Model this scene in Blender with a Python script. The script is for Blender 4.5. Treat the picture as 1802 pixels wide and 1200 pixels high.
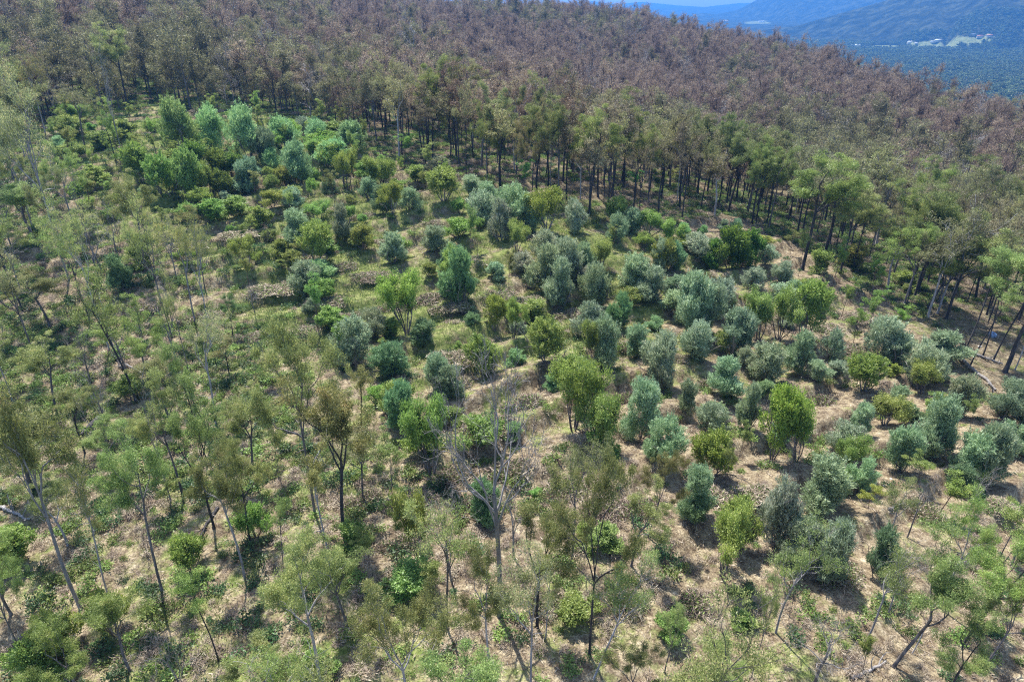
import bpy, math, random
import numpy as np
from mathutils import Vector, Matrix
R = math.radians
scene = bpy.context.scene
for o in list(bpy.data.objects): bpy.data.objects.remove(o, do_unlink=True)
COL = scene.collection

# ------------------------------------------------------------------ camera, sky, sun, exposure
CAMZ = 100.0
PITCH = R(26.2)
F = 1201.0                      # focal length in pixels of the 1802 px photograph
cam_d = bpy.data.cameras.new('camera'); cam_d.sensor_width = 36; cam_d.lens = 36 * F / 1802
cam_d.clip_start = 1; cam_d.clip_end = 90000
cam = bpy.data.objects.new('camera', cam_d); COL.objects.link(cam)
cam.location = (0, 0, CAMZ); cam.rotation_euler = (math.pi / 2 - PITCH, 0, 0)
scene.camera = cam
SUN_EL, SUN_AZ = R(64), R(-24)  # azimuth clockwise from +Y; the sun stands up the hill, behind and to the left of the grove
world = bpy.data.worlds.new('World'); scene.world = world; world.use_nodes = True
wn = world.node_tree; bg = wn.nodes['Background']
sky = wn.nodes.new('ShaderNodeTexSky'); sky.sky_type = 'NISHITA'; sky.sun_disc = False
sky.sun_elevation = SUN_EL; sky.sun_rotation = SUN_AZ; sky.dust_density = 1.0; sky.air_density = 1.0
wn.links.new(sky.outputs[0], bg.inputs[0]); bg.inputs[1].default_value = 0.15
sd = bpy.data.lights.new('sun', 'SUN'); sd.energy = 5.0; sd.angle = R(0.5); sd.color = (1, .96, .9)
sun = bpy.data.objects.new('sun', sd); COL.objects.link(sun)
sdir = Vector((math.sin(SUN_AZ) * math.cos(SUN_EL), math.cos(SUN_AZ) * math.cos(SUN_EL), math.sin(SUN_EL)))
sun.rotation_euler = (-sdir).to_track_quat('-Z', 'Y').to_euler(); sun.location = (0, 0, 400)
scene.view_settings.view_transform = 'Standard'; scene.view_settings.look = 'None'
scene.view_settings.exposure = 0.92; scene.view_settings.gamma = 1
cy = scene.cycles
cy.max_bounces = 4; cy.diffuse_bounces = 2; cy.glossy_bounces = 1; cy.transmission_bounces = 2
cy.transparent_max_bounces = 4; cy.volume_bounces = 0; cy.use_denoising = False; cy.denoiser = 'OPENIMAGEDENOISE'; cy.denoising_input_passes = 'RGB_ALBEDO_NORMAL'; cy.denoising_prefilter = 'ACCURATE'
cy.sample_clamp_indirect = 4; cy.use_adaptive_sampling = False; cy.pixel_filter_type = 'BLACKMAN_HARRIS'; cy.filter_width = 1.15

# ------------------------------------------------------------------ projection helpers
SP, CP = math.sin(PITCH), math.cos(PITCH)
def ray(px, py):
    u = (np.asarray(px, float) - 901) / F; v = -(np.asarray(py, float) - 600) / F
    x = u; y = CP + v * SP; z = v * CP - SP
    n = np.sqrt(x * x + y * y + z * z)
    return x / n, y / n, z / n
def project(x, y, z):
    x = np.asarray(x, float); y = np.asarray(y, float); z = np.asarray(z, float) - CAMZ
    d = y * CP - z * SP
    up = y * SP + z * CP
    d = np.where(d < .1, .1, d)
    return 901 + F * x / d, 600 - F * up / d, d

# ------------------------------------------------------------------ noise
def _hash(ix, iy, s):
    h = (ix.astype(np.int64) * 374761393 + iy.astype(np.int64) * 668265263 + s * 1442695041) & 0xffffffff
    h = ((h ^ (h >> 13)) * 1274126177) & 0xffffffff
    return ((h ^ (h >> 16)) & 0xffff) / 65535.0
def vnoise(x, y, s=0):
    ix = np.floor(x); iy = np.floor(y); fx = x - ix; fy = y - iy
    fx = fx * fx * (3 - 2 * fx); fy = fy * fy * (3 - 2 * fy)
    a = _hash(ix, iy, s); b = _hash(ix + 1, iy, s); c = _hash(ix, iy + 1, s); d = _hash(ix + 1, iy + 1, s)
    return (a + (b - a) * fx) * (1 - fy) + (c + (d - c) * fx) * fy
def fbm(x, y, s=0, o=4):
    t = 0; a = .5
    for k in range(o):
        t = t + a * vnoise(x, y, s + k * 17); x = x * 2.03 + 11.3; y = y * 2.03 + 5.1; a *= .5
    return t / (1 - .5 ** o)
def sstep(e0, e1, x):
    t = np.clip((x - e0) / (e1 - e0), 0, 1); return t * t * (3 - 2 * t)

# ------------------------------------------------------------------ terrain
CP_G = [  # photo pixel, metres below the camera: where the ground of the near hill was judged to lie
 (0,1200,43),(450,1200,42),(900,1200,42),(1350,1200,43),(1800,1200,45),
 (0,900,43),(450,900,41.5),(900,900,41),(1350,900,43),(1800,900,47),
 (0,650,41),(450,650,40),(900,650,40.5),(1300,650,43),(1800,690,48),
 (0,450,34),(300,450,35),(600,450,36),(1000,530,40),(1400,470,42),(1700,640,47.5),
 (100,200,24),(440,330,30),(930,400,34),(1200,385,37.5),(600,205,25.5),(800,290,30),(350,250,26)]
CREST = [(-400,-60,-8,520),(0,-60,12,560),(300,-40,6,600),(600,-20,-6,600),(850,-8,-14,600),(1000,4,None,560),(1100,25,None,530),(1200,52,None,500),(1350,74,None,450),
         (1500,124,None,380),(1700,168,None,310),(1802,196,None,290),(2100,260,None,260)]
pts = []
for px, py, h in CP_G:
    x, y, z = ray(px, py); t = -h / z; pts.append((x * t, y * t, -h))
crest_az = []; crest_r = []
for px, py, zz, d in CREST:
    x, y, z = ray(px, py); hl = math.hypot(x, y)
    if zz is None: zz = d * z / hl - 14.5
    pts.append((x / hl * d, y / hl * d, zz)); crest_az.append(math.atan2(x, y)); crest_r.append(d)
for px, d, z in [(900,330,-34),(1150,330,-42),(1350,270,-45),(1550,220,-49),(600,330,-20),(250,330,-8)]:
    x, y, _ = ray(px, 100); hl = math.hypot(x, y); pts.append((x / hl * d, y / hl * d, z))
for p in [(0,0,-44),(-80,20,-46),(80,10,-50),(0,-120,-52),(-250,-100,-50),(250,-100,-62),(-300,120,-28),(260,100,-64),(-350,300,0),(330,200,-68)]: pts.append(p)
P = np.array(pts); PXY = P[:, :2] / 100.0
def _U(r2): return np.where(r2 > 1e-12, r2 * np.log(r2 + 1e-12), 0)
n = len(P); K = _U(((PXY[:, None] - PXY[None]) ** 2).sum(2)) + np.eye(n) * 0.02
A = np.zeros((n + 3, n + 3)); A[:n, :n] = K; A[:n, n] = 1; A[:n, n + 1:] = PXY; A[n, :n] = 1; A[n + 1:, :n] = PXY.T
WTS = np.linalg.solve(A, np.concatenate([P[:, 2], np.zeros(3)]))
def tps(x, y):
    x = x / 100.0; y = y / 100.0; r = WTS[n] + WTS[n + 1] * x + WTS[n + 2] * y
    for i in range(n): r = r + WTS[i] * _U((x - PXY[i, 0]) ** 2 + (y - PXY[i, 1]) ** 2)
    return r
_gs = 5.0; _gx0, _gy0 = -700.0, -350.0
_GX, _GY = np.meshgrid(np.arange(_gx0, 706, _gs), np.arange(_gy0, 706, _gs)); _GZ = tps(_GX, _GY)
def near_h(x, y):
    u = (np.clip(x, _gx0, 699.9) - _gx0) / _gs; v = (np.clip(y, _gy0, 699.9) - _gy0) / _gs; i = u.astype(int); j = v.astype(int); u = u - i; v = v - j
    return (_GZ[j, i] * (1 - u) + _GZ[j, i + 1] * u) * (1 - v) + (_GZ[j + 1, i] * (1 - u) + _GZ[j + 1, i + 1] * u) * v
RIDGES = [  # distance, skyline pixels, slope in front, slope behind
 (3900, [(700,150),(1000,110),(1150,72),(1250,62),(1330,54),(1400,46),(1470,26),(1555,2),(1700,-45),(1900,-90),(2300,-120)], .30, .2),
 (6800, [(500,120),(900,80),(1050,58),(1150,45),(1185,38),(1210,27),(1235,23),(1262,25),(1300,17),(1335,-2),(1400,-35),(1600,-70),(2200,-60)], .30, .2),
 (8300, [(0,30),(900,24),(1030,24),(1100,28),(1180,26),(1300,34),(1800,40)], .14, .1),
 (9800, [(0,8),(800,10),(1000,16),(1060,16),(1110,11),(1160,15),(1200,13),(1300,11),(1500,14),(2000,8)], .1, .1),
 (11500, [(0,4),(900,9),(1040,2),(1090,7),(1130,3),(1190,9),(1240,12),(1300,5),(1800,0)], .08, .1)]
RD = []
for d, sk, s0, s1 in RIDGES:
    az = []; zz = []
    for px, py in sk:
        x, y, z = ray(px, py); hl = math.hypot(x, y); az.append(math.atan2(x, y)); zz.append(d * z / hl)
    RD.append((d, az, zz, s0, s1))
CAz, CRr = np.array(crest_az), np.array(crest_r)
# the cleared grove, outlined where its edge meets the ground
CLEAR_PX = [(60,250),(140,205),(250,195),(500,212),(640,250),(700,300),(830,325),(1000,398),(1150,402),(1300,392),(1420,445),(1560,535),(1650,625),(1700,668),(1802,715),(1900,770),
            (1900,960),(1600,1000),(1400,1060),(1200,980),(1000,900),(850,860),(700,790),(600,700),(540,620),(420,560),(330,490),(200,430),(90,340)]
TANG = math.atan2(3.2, 5.0); TNX, TNY = -math.sin(TANG), math.cos(TANG)
def hbase(x, y):
    x = np.asarray(x, float); y = np.asarray(y, float)
    r = np.hypot(x, y); az = np.arctan2(x, y)
    rc = np.interp(az, CAz, CRr)
    xx = np.clip(x, -700, 700); yy = np.clip(y, -350, 700)
    near = near_h(xx, yy)
    if r.max() < .9 * rc.min(): return near
    far = -150 + 9 * (fbm(x / 600, y / 600, 3) - .5) + 6 * (fbm(x / 90, y / 90, 5, 3) - .5)
    far = far + np.clip(r - 2300, 0, 4000) * .012
    for d, a_, z_, s0, s1 in RD:
        c = np.interp(az, a_, z_)
        dd = r - d
        rough = (fbm(az * 40 + d, r / 900.0, int(d) % 97, 5) - .5)
        rid = c - np.where(dd < 0, -dd * s0, dd * s1) * (1 + .7 * rough) + 0 * r
        far = np.maximum(far, rid)
    w = sstep(1.02, 2.3, r / rc)
    return near * (1 - w) + far * w
def terrace(x, y, cl):
    s = (x * TNX + y * TNY + 2.5 * (fbm(x / 40, y / 40, 9, 2) - .5) * 6) / 6.6
    f = s - np.floor(s)
    saw = np.where(f < .2, f / .2, 1 - (f - .2) / .8)
    return cl * 1.7 * (saw - .5) * (.35 + 1.1 * vnoise(x / 14, y / 14, 44))
def inpoly(px, py, poly):
    px = np.asarray(px, float); py = np.asarray(py, float); c = np.zeros(np.broadcast(px, py).shape, bool); m = len(poly); j = m - 1
    for i in range(m):
        xi, yi = poly[i]; xj, yj = poly[j]
        hit = ((yi > py) != (yj > py)) & (px < (xj - xi) * (py - yi) / ((yj - yi) or 1e-9) + xi)
        c ^= hit; j = i
    return c
def march(px, py, fn):
    px = np.atleast_1d(np.asarray(px, float)); py = np.atleast_1d(np.asarray(py, float))
    dx, dy, dz = ray(px, py); t = np.full(px.shape, 25.0); done = np.zeros(px.shape, bool); tp = t.copy()
    for _ in range(900):
        g = CAMZ + dz * t - (fn(dx * t, dy * t) + CAMZ)
        hit = g < 0; new = hit & ~done; done |= hit
        if done.all(): break
        tp = np.where(done, tp, t); t = np.where(done, t, t * 1.006 + .05)
        if t.max() > 4e4: break
    a, b = tp, t
    for _ in range(14):
        m = (a + b) / 2; g = dz * m - fn(dx * m, dy * m); a = np.where(g < 0, a, m); b = np.where(g < 0, m, b)
    return dx * b, dy * b
_cx, _cy = march([p[0] for p in CLEAR_PX], [p[1] for p in CLEAR_PX], hbase)
CLEAR = list(zip(_cx.tolist(), _cy.tolist()))
def clear_soft(x, y):
    x = np.asarray(x, float); y = np.asarray(y, float); s = 0
    for ox, oy in [(0,0),(4,0),(-4,0),(0,4),(0,-4),(6,6),(-6,6),(6,-6),(-6,-6)]: s = s + inpoly(x + ox, y + oy, CLEAR)
    return s / 9.0
def H(x, y):
    x = np.asarray(x, float); y = np.asarray(y, float)
    z = hbase(x, y); r = np.hypot(x, y)
    nearw = 1 - sstep(350, 600, r)
    cl = clear_soft(x, y)
    z = z + nearw * (terrace(x, y, .25 + .75 * cl) + 1.3 * (fbm(x / 12, y / 12, 21, 4) - .5))
    return z + CAMZ
def H1(x, y): return float(H(np.array([x]), np.array([y]))[0])
def G(px, py):
    x, y = march(px, py, lambda a, b: hbase(a, b)); return x, y

# ------------------------------------------------------------------ materials
def new_mat(name):
    m = bpy.data.materials.new(name); m.use_nodes = True; nt = m.node_tree
    for nd in list(nt.nodes): nt.nodes.remove(nd)
    out = nt.nodes.new('ShaderNodeOutputMaterial'); return m, nt, out
def N(nt, t, **kw):
    nd = nt.nodes.new(t)
    for k, v in kw.items():
        if k == 'inp':
            for a, b in v.items(): nd.inputs[a].default_value = b
        else: setattr(nd, k, v)
    return nd
def ramp(nt, stops):
    r = nt.nodes.new('ShaderNodeValToRGB'); e = r.color_ramp.elements
    while len(e) < len(stops): e.new(.5)
    for k, (p, c) in enumerate(stops): e[k].position = p; e[k].color = (*c, 1)
    return r
BOOST = {'gum_leaf': 1.6, 'olive_leaf': 2.05, 'wattle_leaf': 1.5, 'scorch_leaf': 1.55, 'wood_a': 1.6, 'wood_b': 1.45, 'wood_c': 1.3, 'valley_leaf': 1.5, 'dry_twig': 1.3, 'under_leaf': 1.25, 'dark_leaf': 1.3, 'grass': 1.0}
def leaf_mat(name, stops, transl=.48, objcol=False, tint=.25, ns_scale=.55):
    m, nt, out = new_mat(name); stops = [(p_, tuple(min(.8, q_ * BOOST.get(name, 1.0)) for q_ in c_)) for p_, c_ in stops]
    geo = N(nt, 'ShaderNodeNewGeometry'); oi = N(nt, 'ShaderNodeObjectInfo'); tc = N(nt, 'ShaderNodeTexCoord')
    ns = N(nt, 'ShaderNodeTexNoise', inp={'Scale': ns_scale, 'Detail': 1.0}); nt.links.new(tc.outputs['Object'], ns.inputs['Vector'])
    ad = N(nt, 'ShaderNodeMath', operation='MULTIPLY_ADD', inp={1: .55, 2: -.12}); nt.links.new(geo.outputs['Random Per Island'], ad.inputs[0])
    ad2 = N(nt, 'ShaderNodeMath', operation='MULTIPLY_ADD', inp={1: 1.15}); nt.links.new(ns.outputs[0], ad2.inputs[0])
    sub = N(nt, 'ShaderNodeMath', operation='SUBTRACT', inp={1: .3}); nt.links.new(ad.outputs[0], sub.inputs[0]); nt.links.new(sub.outputs[0], ad2.inputs[2])
    rp = ramp(nt, stops); nt.links.new(ad2.outputs[0], rp.inputs[0]); col = rp.outputs[0]
    if objcol:
        mx = N(nt, 'ShaderNodeMix', data_type='RGBA', blend_type='MULTIPLY', inp={'Factor': 1.0})
        nt.links.new(col, mx.inputs['A']); nt.links.new(oi.outputs['Color'], mx.inputs['B']); col = mx.outputs['Result']
    hs = N(nt, 'ShaderNodeHueSaturation')
    mr = N(nt, 'ShaderNodeMapRange', inp={'To Min': 1 - tint, 'To Max': 1 + tint}); nt.links.new(oi.outputs['Random'], mr.inputs['Value'])
    mh = N(nt, 'ShaderNodeMapRange', inp={'To Min': .5 - .012, 'To Max': .5 + .012}); nt.links.new(oi.outputs['Random'], mh.inputs['Value'])
    nt.links.new(mr.outputs[0], hs.inputs['Value']); nt.links.new(mh.outputs[0], hs.inputs['Hue']); nt.links.new(col, hs.inputs['Color']); col = hs.outputs[0]
    df = N(nt, 'ShaderNodeBsdfDiffuse'); tr = N(nt, 'ShaderNodeBsdfTranslucent'); gl = N(nt, 'ShaderNodeBsdfGlossy', inp={'Roughness': .45, 'Color': (1, 1, 1, 1)})
    nt.links.new(col, df.inputs[0]); nt.links.new(col, tr.inputs[0])
    a = N(nt, 'ShaderNodeMixShader', inp={0: transl}); nt.links.new(df.outputs[0], a.inputs[1]); nt.links.new(tr.outputs[0], a.inputs[2])
    b = N(nt, 'ShaderNodeMixShader', inp={0: .02}); nt.links.new(a.outputs[0], b.inputs[1]); nt.links.new(gl.outputs[0], b.inputs[2])
    nt.links.new(b.outputs[0], out.inputs[0]); return m
def bark_mat(name, c0, c1, c2, scale=1.5):
    m, nt, out = new_mat(name); tc = N(nt, 'ShaderNodeTexCoord')
    mp = N(nt, 'ShaderNodeMapping'); mp.inputs['Scale'].default_value = (2.5, 2.5, .5); nt.links.new(tc.outputs['Object'], mp.inputs[0])
    ns = N(nt, 'ShaderNodeTexNoise', inp={'Scale': scale, 'Detail': 3.0, 'Roughness': .65}); nt.links.new(mp.outputs[0], ns.inputs['Vector'])
    rp = ramp(nt, [(.3, c0), (.5, c1), (.68, c2)]); nt.links.new(ns.outputs[0], rp.inputs[0])
    oi = N(nt, 'ShaderNodeObjectInfo'); hs = N(nt, 'ShaderNodeHueSaturation'); mr = N(nt, 'ShaderNodeMapRange', inp={'To Min': .75, 'To Max': 1.3})
    nt.links.new(oi.outputs['Random'], mr.inputs['Value']); nt.links.new(mr.outputs[0], hs.inputs['Value']); nt.links.new(rp.outputs[0], hs.inputs['Color'])
    b = N(nt, 'ShaderNodeBsdfPrincipled', inp={'Roughness': .85}); nt.links.new(hs.outputs[0], b.inputs['Base Color']); nt.links.new(b.outputs[0], out.inputs[0]); return m
M = {}
M['gum_leaf'] = leaf_mat('gum_leaf', [(.0, (.06,.08,.03)), (.35, (.14,.17,.065)), (.65, (.235,.26,.11)), (.92, (.29,.25,.14))], objcol=True)
M['olive_leaf'] = leaf_mat('olive_leaf', [(.0, (.055,.085,.038)), (.35, (.14,.19,.112)), (.7, (.225,.28,.182)), (.95, (.33,.345,.255))], .42, objcol=True, tint=.15, ns_scale=1.9)
M['wattle_leaf'] = leaf_mat('wattle_leaf', [(.0, (.075,.11,.024)), (.4, (.185,.235,.05)), (.7, (.285,.33,.08)), (.95, (.40,.38,.18))], .5, objcol=True, tint=.15, ns_scale=1.9)
M['dry_twig'] = leaf_mat('dry_twig', [(.0, (.10,.07,.055)), (.35, (.23,.18,.13)), (.7, (.38,.315,.23)), (.95, (.52,.46,.36))], .1, tint=.2)
M['under_leaf'] = leaf_mat('under_leaf', [(.0, (.05,.09,.02)), (.4, (.14,.205,.048)), (.7, (.24,.31,.08)), (.95, (.35,.37,.12))], .4, tint=.35)
M['dark_leaf'] = leaf_mat('dark_leaf', [(.0, (.025,.05,.02)), (.4, (.05,.10,.035)), (.7, (.10,.16,.05)), (.95, (.22,.2,.1))], .35, tint=.3)
M['scorch_leaf'] = leaf_mat('scorch_leaf', [(.0, (.06,.05,.038)), (.3, (.12,.10,.07)), (.6, (.18,.157,.105)), (.9, (.22,.21,.12))], .45, objcol=True, tint=.3)
M['wood_a'] = leaf_mat('wood_a', [(.0, (.06,.048,.036)), (.35, (.142,.10,.075)), (.65, (.205,.152,.108)), (.95, (.225,.20,.12))], .45, tint=.3)
M['wood_b'] = leaf_mat('wood_b', [(.0, (.05,.05,.03)), (.35, (.12,.115,.055)), (.65, (.20,.19,.085)), (.95, (.28,.25,.13))], .45, tint=.3)
M['wood_c'] = leaf_mat('wood_c', [(.0, (.09,.08,.07)), (.4, (.17,.15,.125)), (.8, (.25,.225,.185)), (.95, (.27,.25,.18))], .2, tint=.25)
M['valley_leaf'] = leaf_mat('valley_leaf', [(.0, (.035,.055,.02)), (.4, (.075,.10,.038)), (.7, (.13,.155,.06)), (.95, (.2,.2,.09))], .2, tint=.45)
M['grass'] = leaf_mat('grass', [(.0, (.11,.17,.04)), (.4, (.20,.25,.075)), (.7, (.32,.31,.15)), (.95, (.48,.41,.27))], .3, tint=.2)
M['bark_pale'] = bark_mat('bark_pale', (.16,.15,.15), (.30,.28,.28), (.46,.43,.42))
M['bark_dark'] = bark_mat('bark_dark', (.012,.011,.012), (.035,.031,.032), (.10,.09,.09))
M['bark_mid'] = bark_mat('bark_mid', (.05,.043,.042), (.12,.105,.10), (.26,.235,.23))
M['bark_brown'] = bark_mat('bark_brown', (.06,.04,.03), (.13,.085,.06), (.22,.15,.11))
M['bark_bare'] = bark_mat('bark_bare', (.13,.12,.115), (.24,.22,.205), (.38,.35,.33))

# ------------------------------------------------------------------ mesh helpers
class MB:
    def __init__(s): s.v = []; s.f = []; s.n = 0; s.mi = []
    def add(s, v, f, mi=0):
        v = np.asarray(v, np.float32); f = np.asarray(f, np.int32)
        s.v.append(v); s.f.append(f + s.n); s.n += len(v); s.mi.append(np.full(len(f), mi, np.int32))
    def tube(s, pts, rad, k=6, mi=0):
        pts = np.asarray(pts, float); rad = np.asarray(rad, float); m = len(pts)
        d = np.gradient(pts, axis=0); d /= np.linalg.norm(d, axis=1)[:, None] + 1e-9
        ref = np.array([1.0, 0.1, 0]) if abs(d[0][0]) < .8 else np.array([0, 1.0, 0])
        a = np.cross(d, ref); a /= np.linalg.norm(a, axis=1)[:, None] + 1e-9; b = np.cross(d, a)
        th = np.arange(k) / k * 2 * np.pi
        ring = pts[:, None] + rad[:, None, None] * (a[:, None] * np.cos(th)[None, :, None] + b[:, None] * np.sin(th)[None, :, None])
        i = np.arange(m - 1)[:, None] * k; j = np.arange(k)[None]
        f = np.stack([i + j, i + (j + 1) % k, i + k + (j + 1) % k, i + k + j], -1).reshape(-1, 4)
        s.add(ring.reshape(-1, 3), f, mi)
    def leaves(s, c, ax, L, W, rng, mi=0, nrm=None):
        m = len(c); ax = ax / (np.linalg.norm(ax, axis=1)[:, None] + 1e-9)
        w = np.cross(ax, rng.normal(size=(m, 3)) if nrm is None else nrm + rng.normal(size=(m, 3)) * .45); w /= np.linalg.norm(w, axis=1)[:, None] + 1e-9
        L = (L * rng.uniform(.65, 1.35, m))[:, None]; W = (W * rng.uniform(.65, 1.35, m))[:, None]
        v = np.stack([c - ax * L / 2, c + w * W / 2, c + ax * L / 2, c - w * W / 2], 1).reshape(-1, 3)
        s.add(v, np.arange(m * 4).reshape(-1, 4), mi)
    def mesh(s, name, mats):
        v = np.concatenate(s.v); f = np.concatenate(s.f); mi = np.concatenate(s.mi)
        me = bpy.data.meshes.new(name); me.vertices.add(len(v)); me.vertices.foreach_set('co', v.ravel().astype(np.float32))
        me.loops.add(f.size); me.loops.foreach_set('vertex_index', f.ravel().astype(np.int32))
        me.polygons.add(len(f)); me.polygons.foreach_set('loop_start', (np.arange(len(f)) * 4).astype(np.int32))
        me.polygons.foreach_set('loop_total', np.full(len(f), 4, np.int32)); me.polygons.foreach_set('material_index', mi)
        me.update(calc_edges=True)
        for m_ in mats: me.materials.append(m_)
        return me
def unit(v): v = np.asarray(v, float); return v / (np.linalg.norm(v) + 1e-9)

# ------------------------------------------------------------------ tree growth
def limb(rng, p, d, L, r0, r1, n=5, wob=.16, up=.08):
    pts = [np.array(p, float)]; d = unit(d)
    for i in range(n):
        d = unit(d + rng.normal(size=3) * wob + np.array([0, 0, up])); pts.append(pts[-1] + d * L / n)
    return np.array(pts), np.linspace(r0, r1, n + 1), d
def fork(rng, d, ang):
    a = unit(np.cross(d, rng.normal(size=3))); return unit(d * math.cos(ang) + a * math.sin(ang))
def branches(rng, mb, p, d, L, r, depth, tips, ang=(.35, .75), kids=(2, 3), shrink=.68, up=.08, k=5, wob=.16, minr=.012):
    pts, rad, dd = limb(rng, p, d, L, r, max(r * .6, minr), 4, wob, up)
    mb.tube(pts, rad, k)
    if depth == 0: tips.append((pts[-1], dd)); return
    for q in range(rng.integers(kids[0], kids[1] + 1)):
        t = rng.uniform(.6, 1.0) if q else 1.0
        b = pts[min(4, int(t * 4))]
        branches(rng, mb, b, fork(rng, dd, rng.uniform(*ang)), L * shrink * rng.uniform(.8, 1.2), max(r * .55, minr), depth - 1, tips, ang, kids, shrink, up, max(3, k - 1), wob, minr)
    if depth <= 2: tips.append((pts[3], dd))
def clump(rng, mb, tips, nl, rad, L, W, flat=.62, droop=-.2, mi=0):
    cs = []; ax = []; ns_ = []
    for p, d in tips:
        m = int(nl * rng.uniform(.5, 1.5)); rr = rad * rng.uniform(.7, 1.25)
        q = rng.normal(size=(m, 3)); q /= np.linalg.norm(q, axis=1)[:, None]; q *= (rng.uniform(.1, 1, m) ** .55)[:, None]
        o = q * rr * np.array([1, 1, flat]); c = p + o + np.array([0, 0, .1 * rr])
        ns_.append(q * .7 + np.array([0, 0, .7])); cs.append(c); a = q + rng.normal(size=(m, 3)) * .7 + np.array([0, 0, -droop]); ax.append(a)
    mb.leaves(np.concatenate(cs), np.concatenate(ax), L, W, rng, mi, np.concatenate(ns_))

def make_gum(seed, Ht=18.0, fork_h=.5, spread=.55, nl=150, lean=.03, limbs=4, depth=3, crad=.88, LL=.28, LW=.062, k=7, r0=.22, one=False, mats=None, minr=.02):
    rng = np.random.default_rng(seed); tb = MB(); lb = tb if one else MB(); tips = []
    hf = Ht * fork_h
    pts, rad, dd = limb(rng, (0, 0, -.4), (rng.normal() * lean, rng.normal() * lean, 1), hf, r0, r0 * .68, 8 if k > 4 else 3, .035, .05); rad[0] *= 1.5
    tb.tube(pts, rad, k)
    top = pts[-1]; Lr = (Ht - hf)
    ph = rng.uniform(0, 6.3)
    for q in range(limbs):
        a = ph + q * 6.28 / limbs + rng.normal() * .4; el = spread * rng.uniform(.5, 1.2) * (0.25 if q == 0 else 1)
        d = unit((math.cos(a) * math.sin(el), math.sin(a) * math.sin(el), math.cos(el)))
        st = top if q < 2 else pts[-2 if q < 4 else -3]
        branches(rng, tb, st, d, Lr * .42 * (1.15 if q == 0 else rng.uniform(.75, 1.05)), r0 * .5, depth, tips, up=.06, k=max(3, k - 2), minr=minr)
    for q in range(3 if k > 4 else 0):                 # dead stubs low on the trunk
        i = rng.integers(4, 8); d = unit((rng.normal(), rng.normal(), .4)); p2, r2, _ = limb(rng, pts[i], d, rng.uniform(.8, 2.4), .05, .012, 4, .3, .05); tb.tube(p2, r2, 3)
    clump(rng, lb, tips, nl, crad, LL, LW, mi=1 if one else 0)
    return (tb, lb)
def make_bare(seed, Ht=14, fork_h=.4, spread=.55, limbs=4, depth=4, r0=.2, nl=0, minr=.012, shrink=.68):
    rng = np.random.default_rng(seed); tb = MB(); lb = MB(); tips = []; hf = Ht * fork_h
    pts, rad, dd = limb(rng, (0, 0, -.4), (0, 0, 1), hf, r0, r0 * .7, 7, .04, .05); tb.tube(pts, rad, 7); ph = rng.uniform(0, 6.3)
    for q in range(limbs):
        a = ph + q * 6.28 / limbs; el = spread * rng.uniform(.4, 1.3) * (.3 if q == 0 else 1)
        d = unit((math.cos(a) * math.sin(el), math.sin(a) * math.sin(el), math.cos(el)))
        branches(rng, lb, pts[-1 - (q % 3)], d, (Ht - hf) * .4, r0 * .42, depth, tips, ang=(.25, .6), kids=(2, 3), up=.07, k=5, wob=.2, minr=minr, shrink=shrink)
    return tb, lb
def lobes(rng, n, flat=1.0, low=.15):
    L = []
    for i in range(n):
        a = rng.uniform(0, 6.28); t = rng.uniform(0, 1) ** .7; z = rng.uniform(low, 1.0); rr = math.sqrt(max(.05, 1 - ((z - .42) / .62) ** 2)) * t * .72
        L.append((math.cos(a) * rr, math.sin(a) * rr, z * flat, rng.uniform(.20, .38)))
    return L
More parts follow.
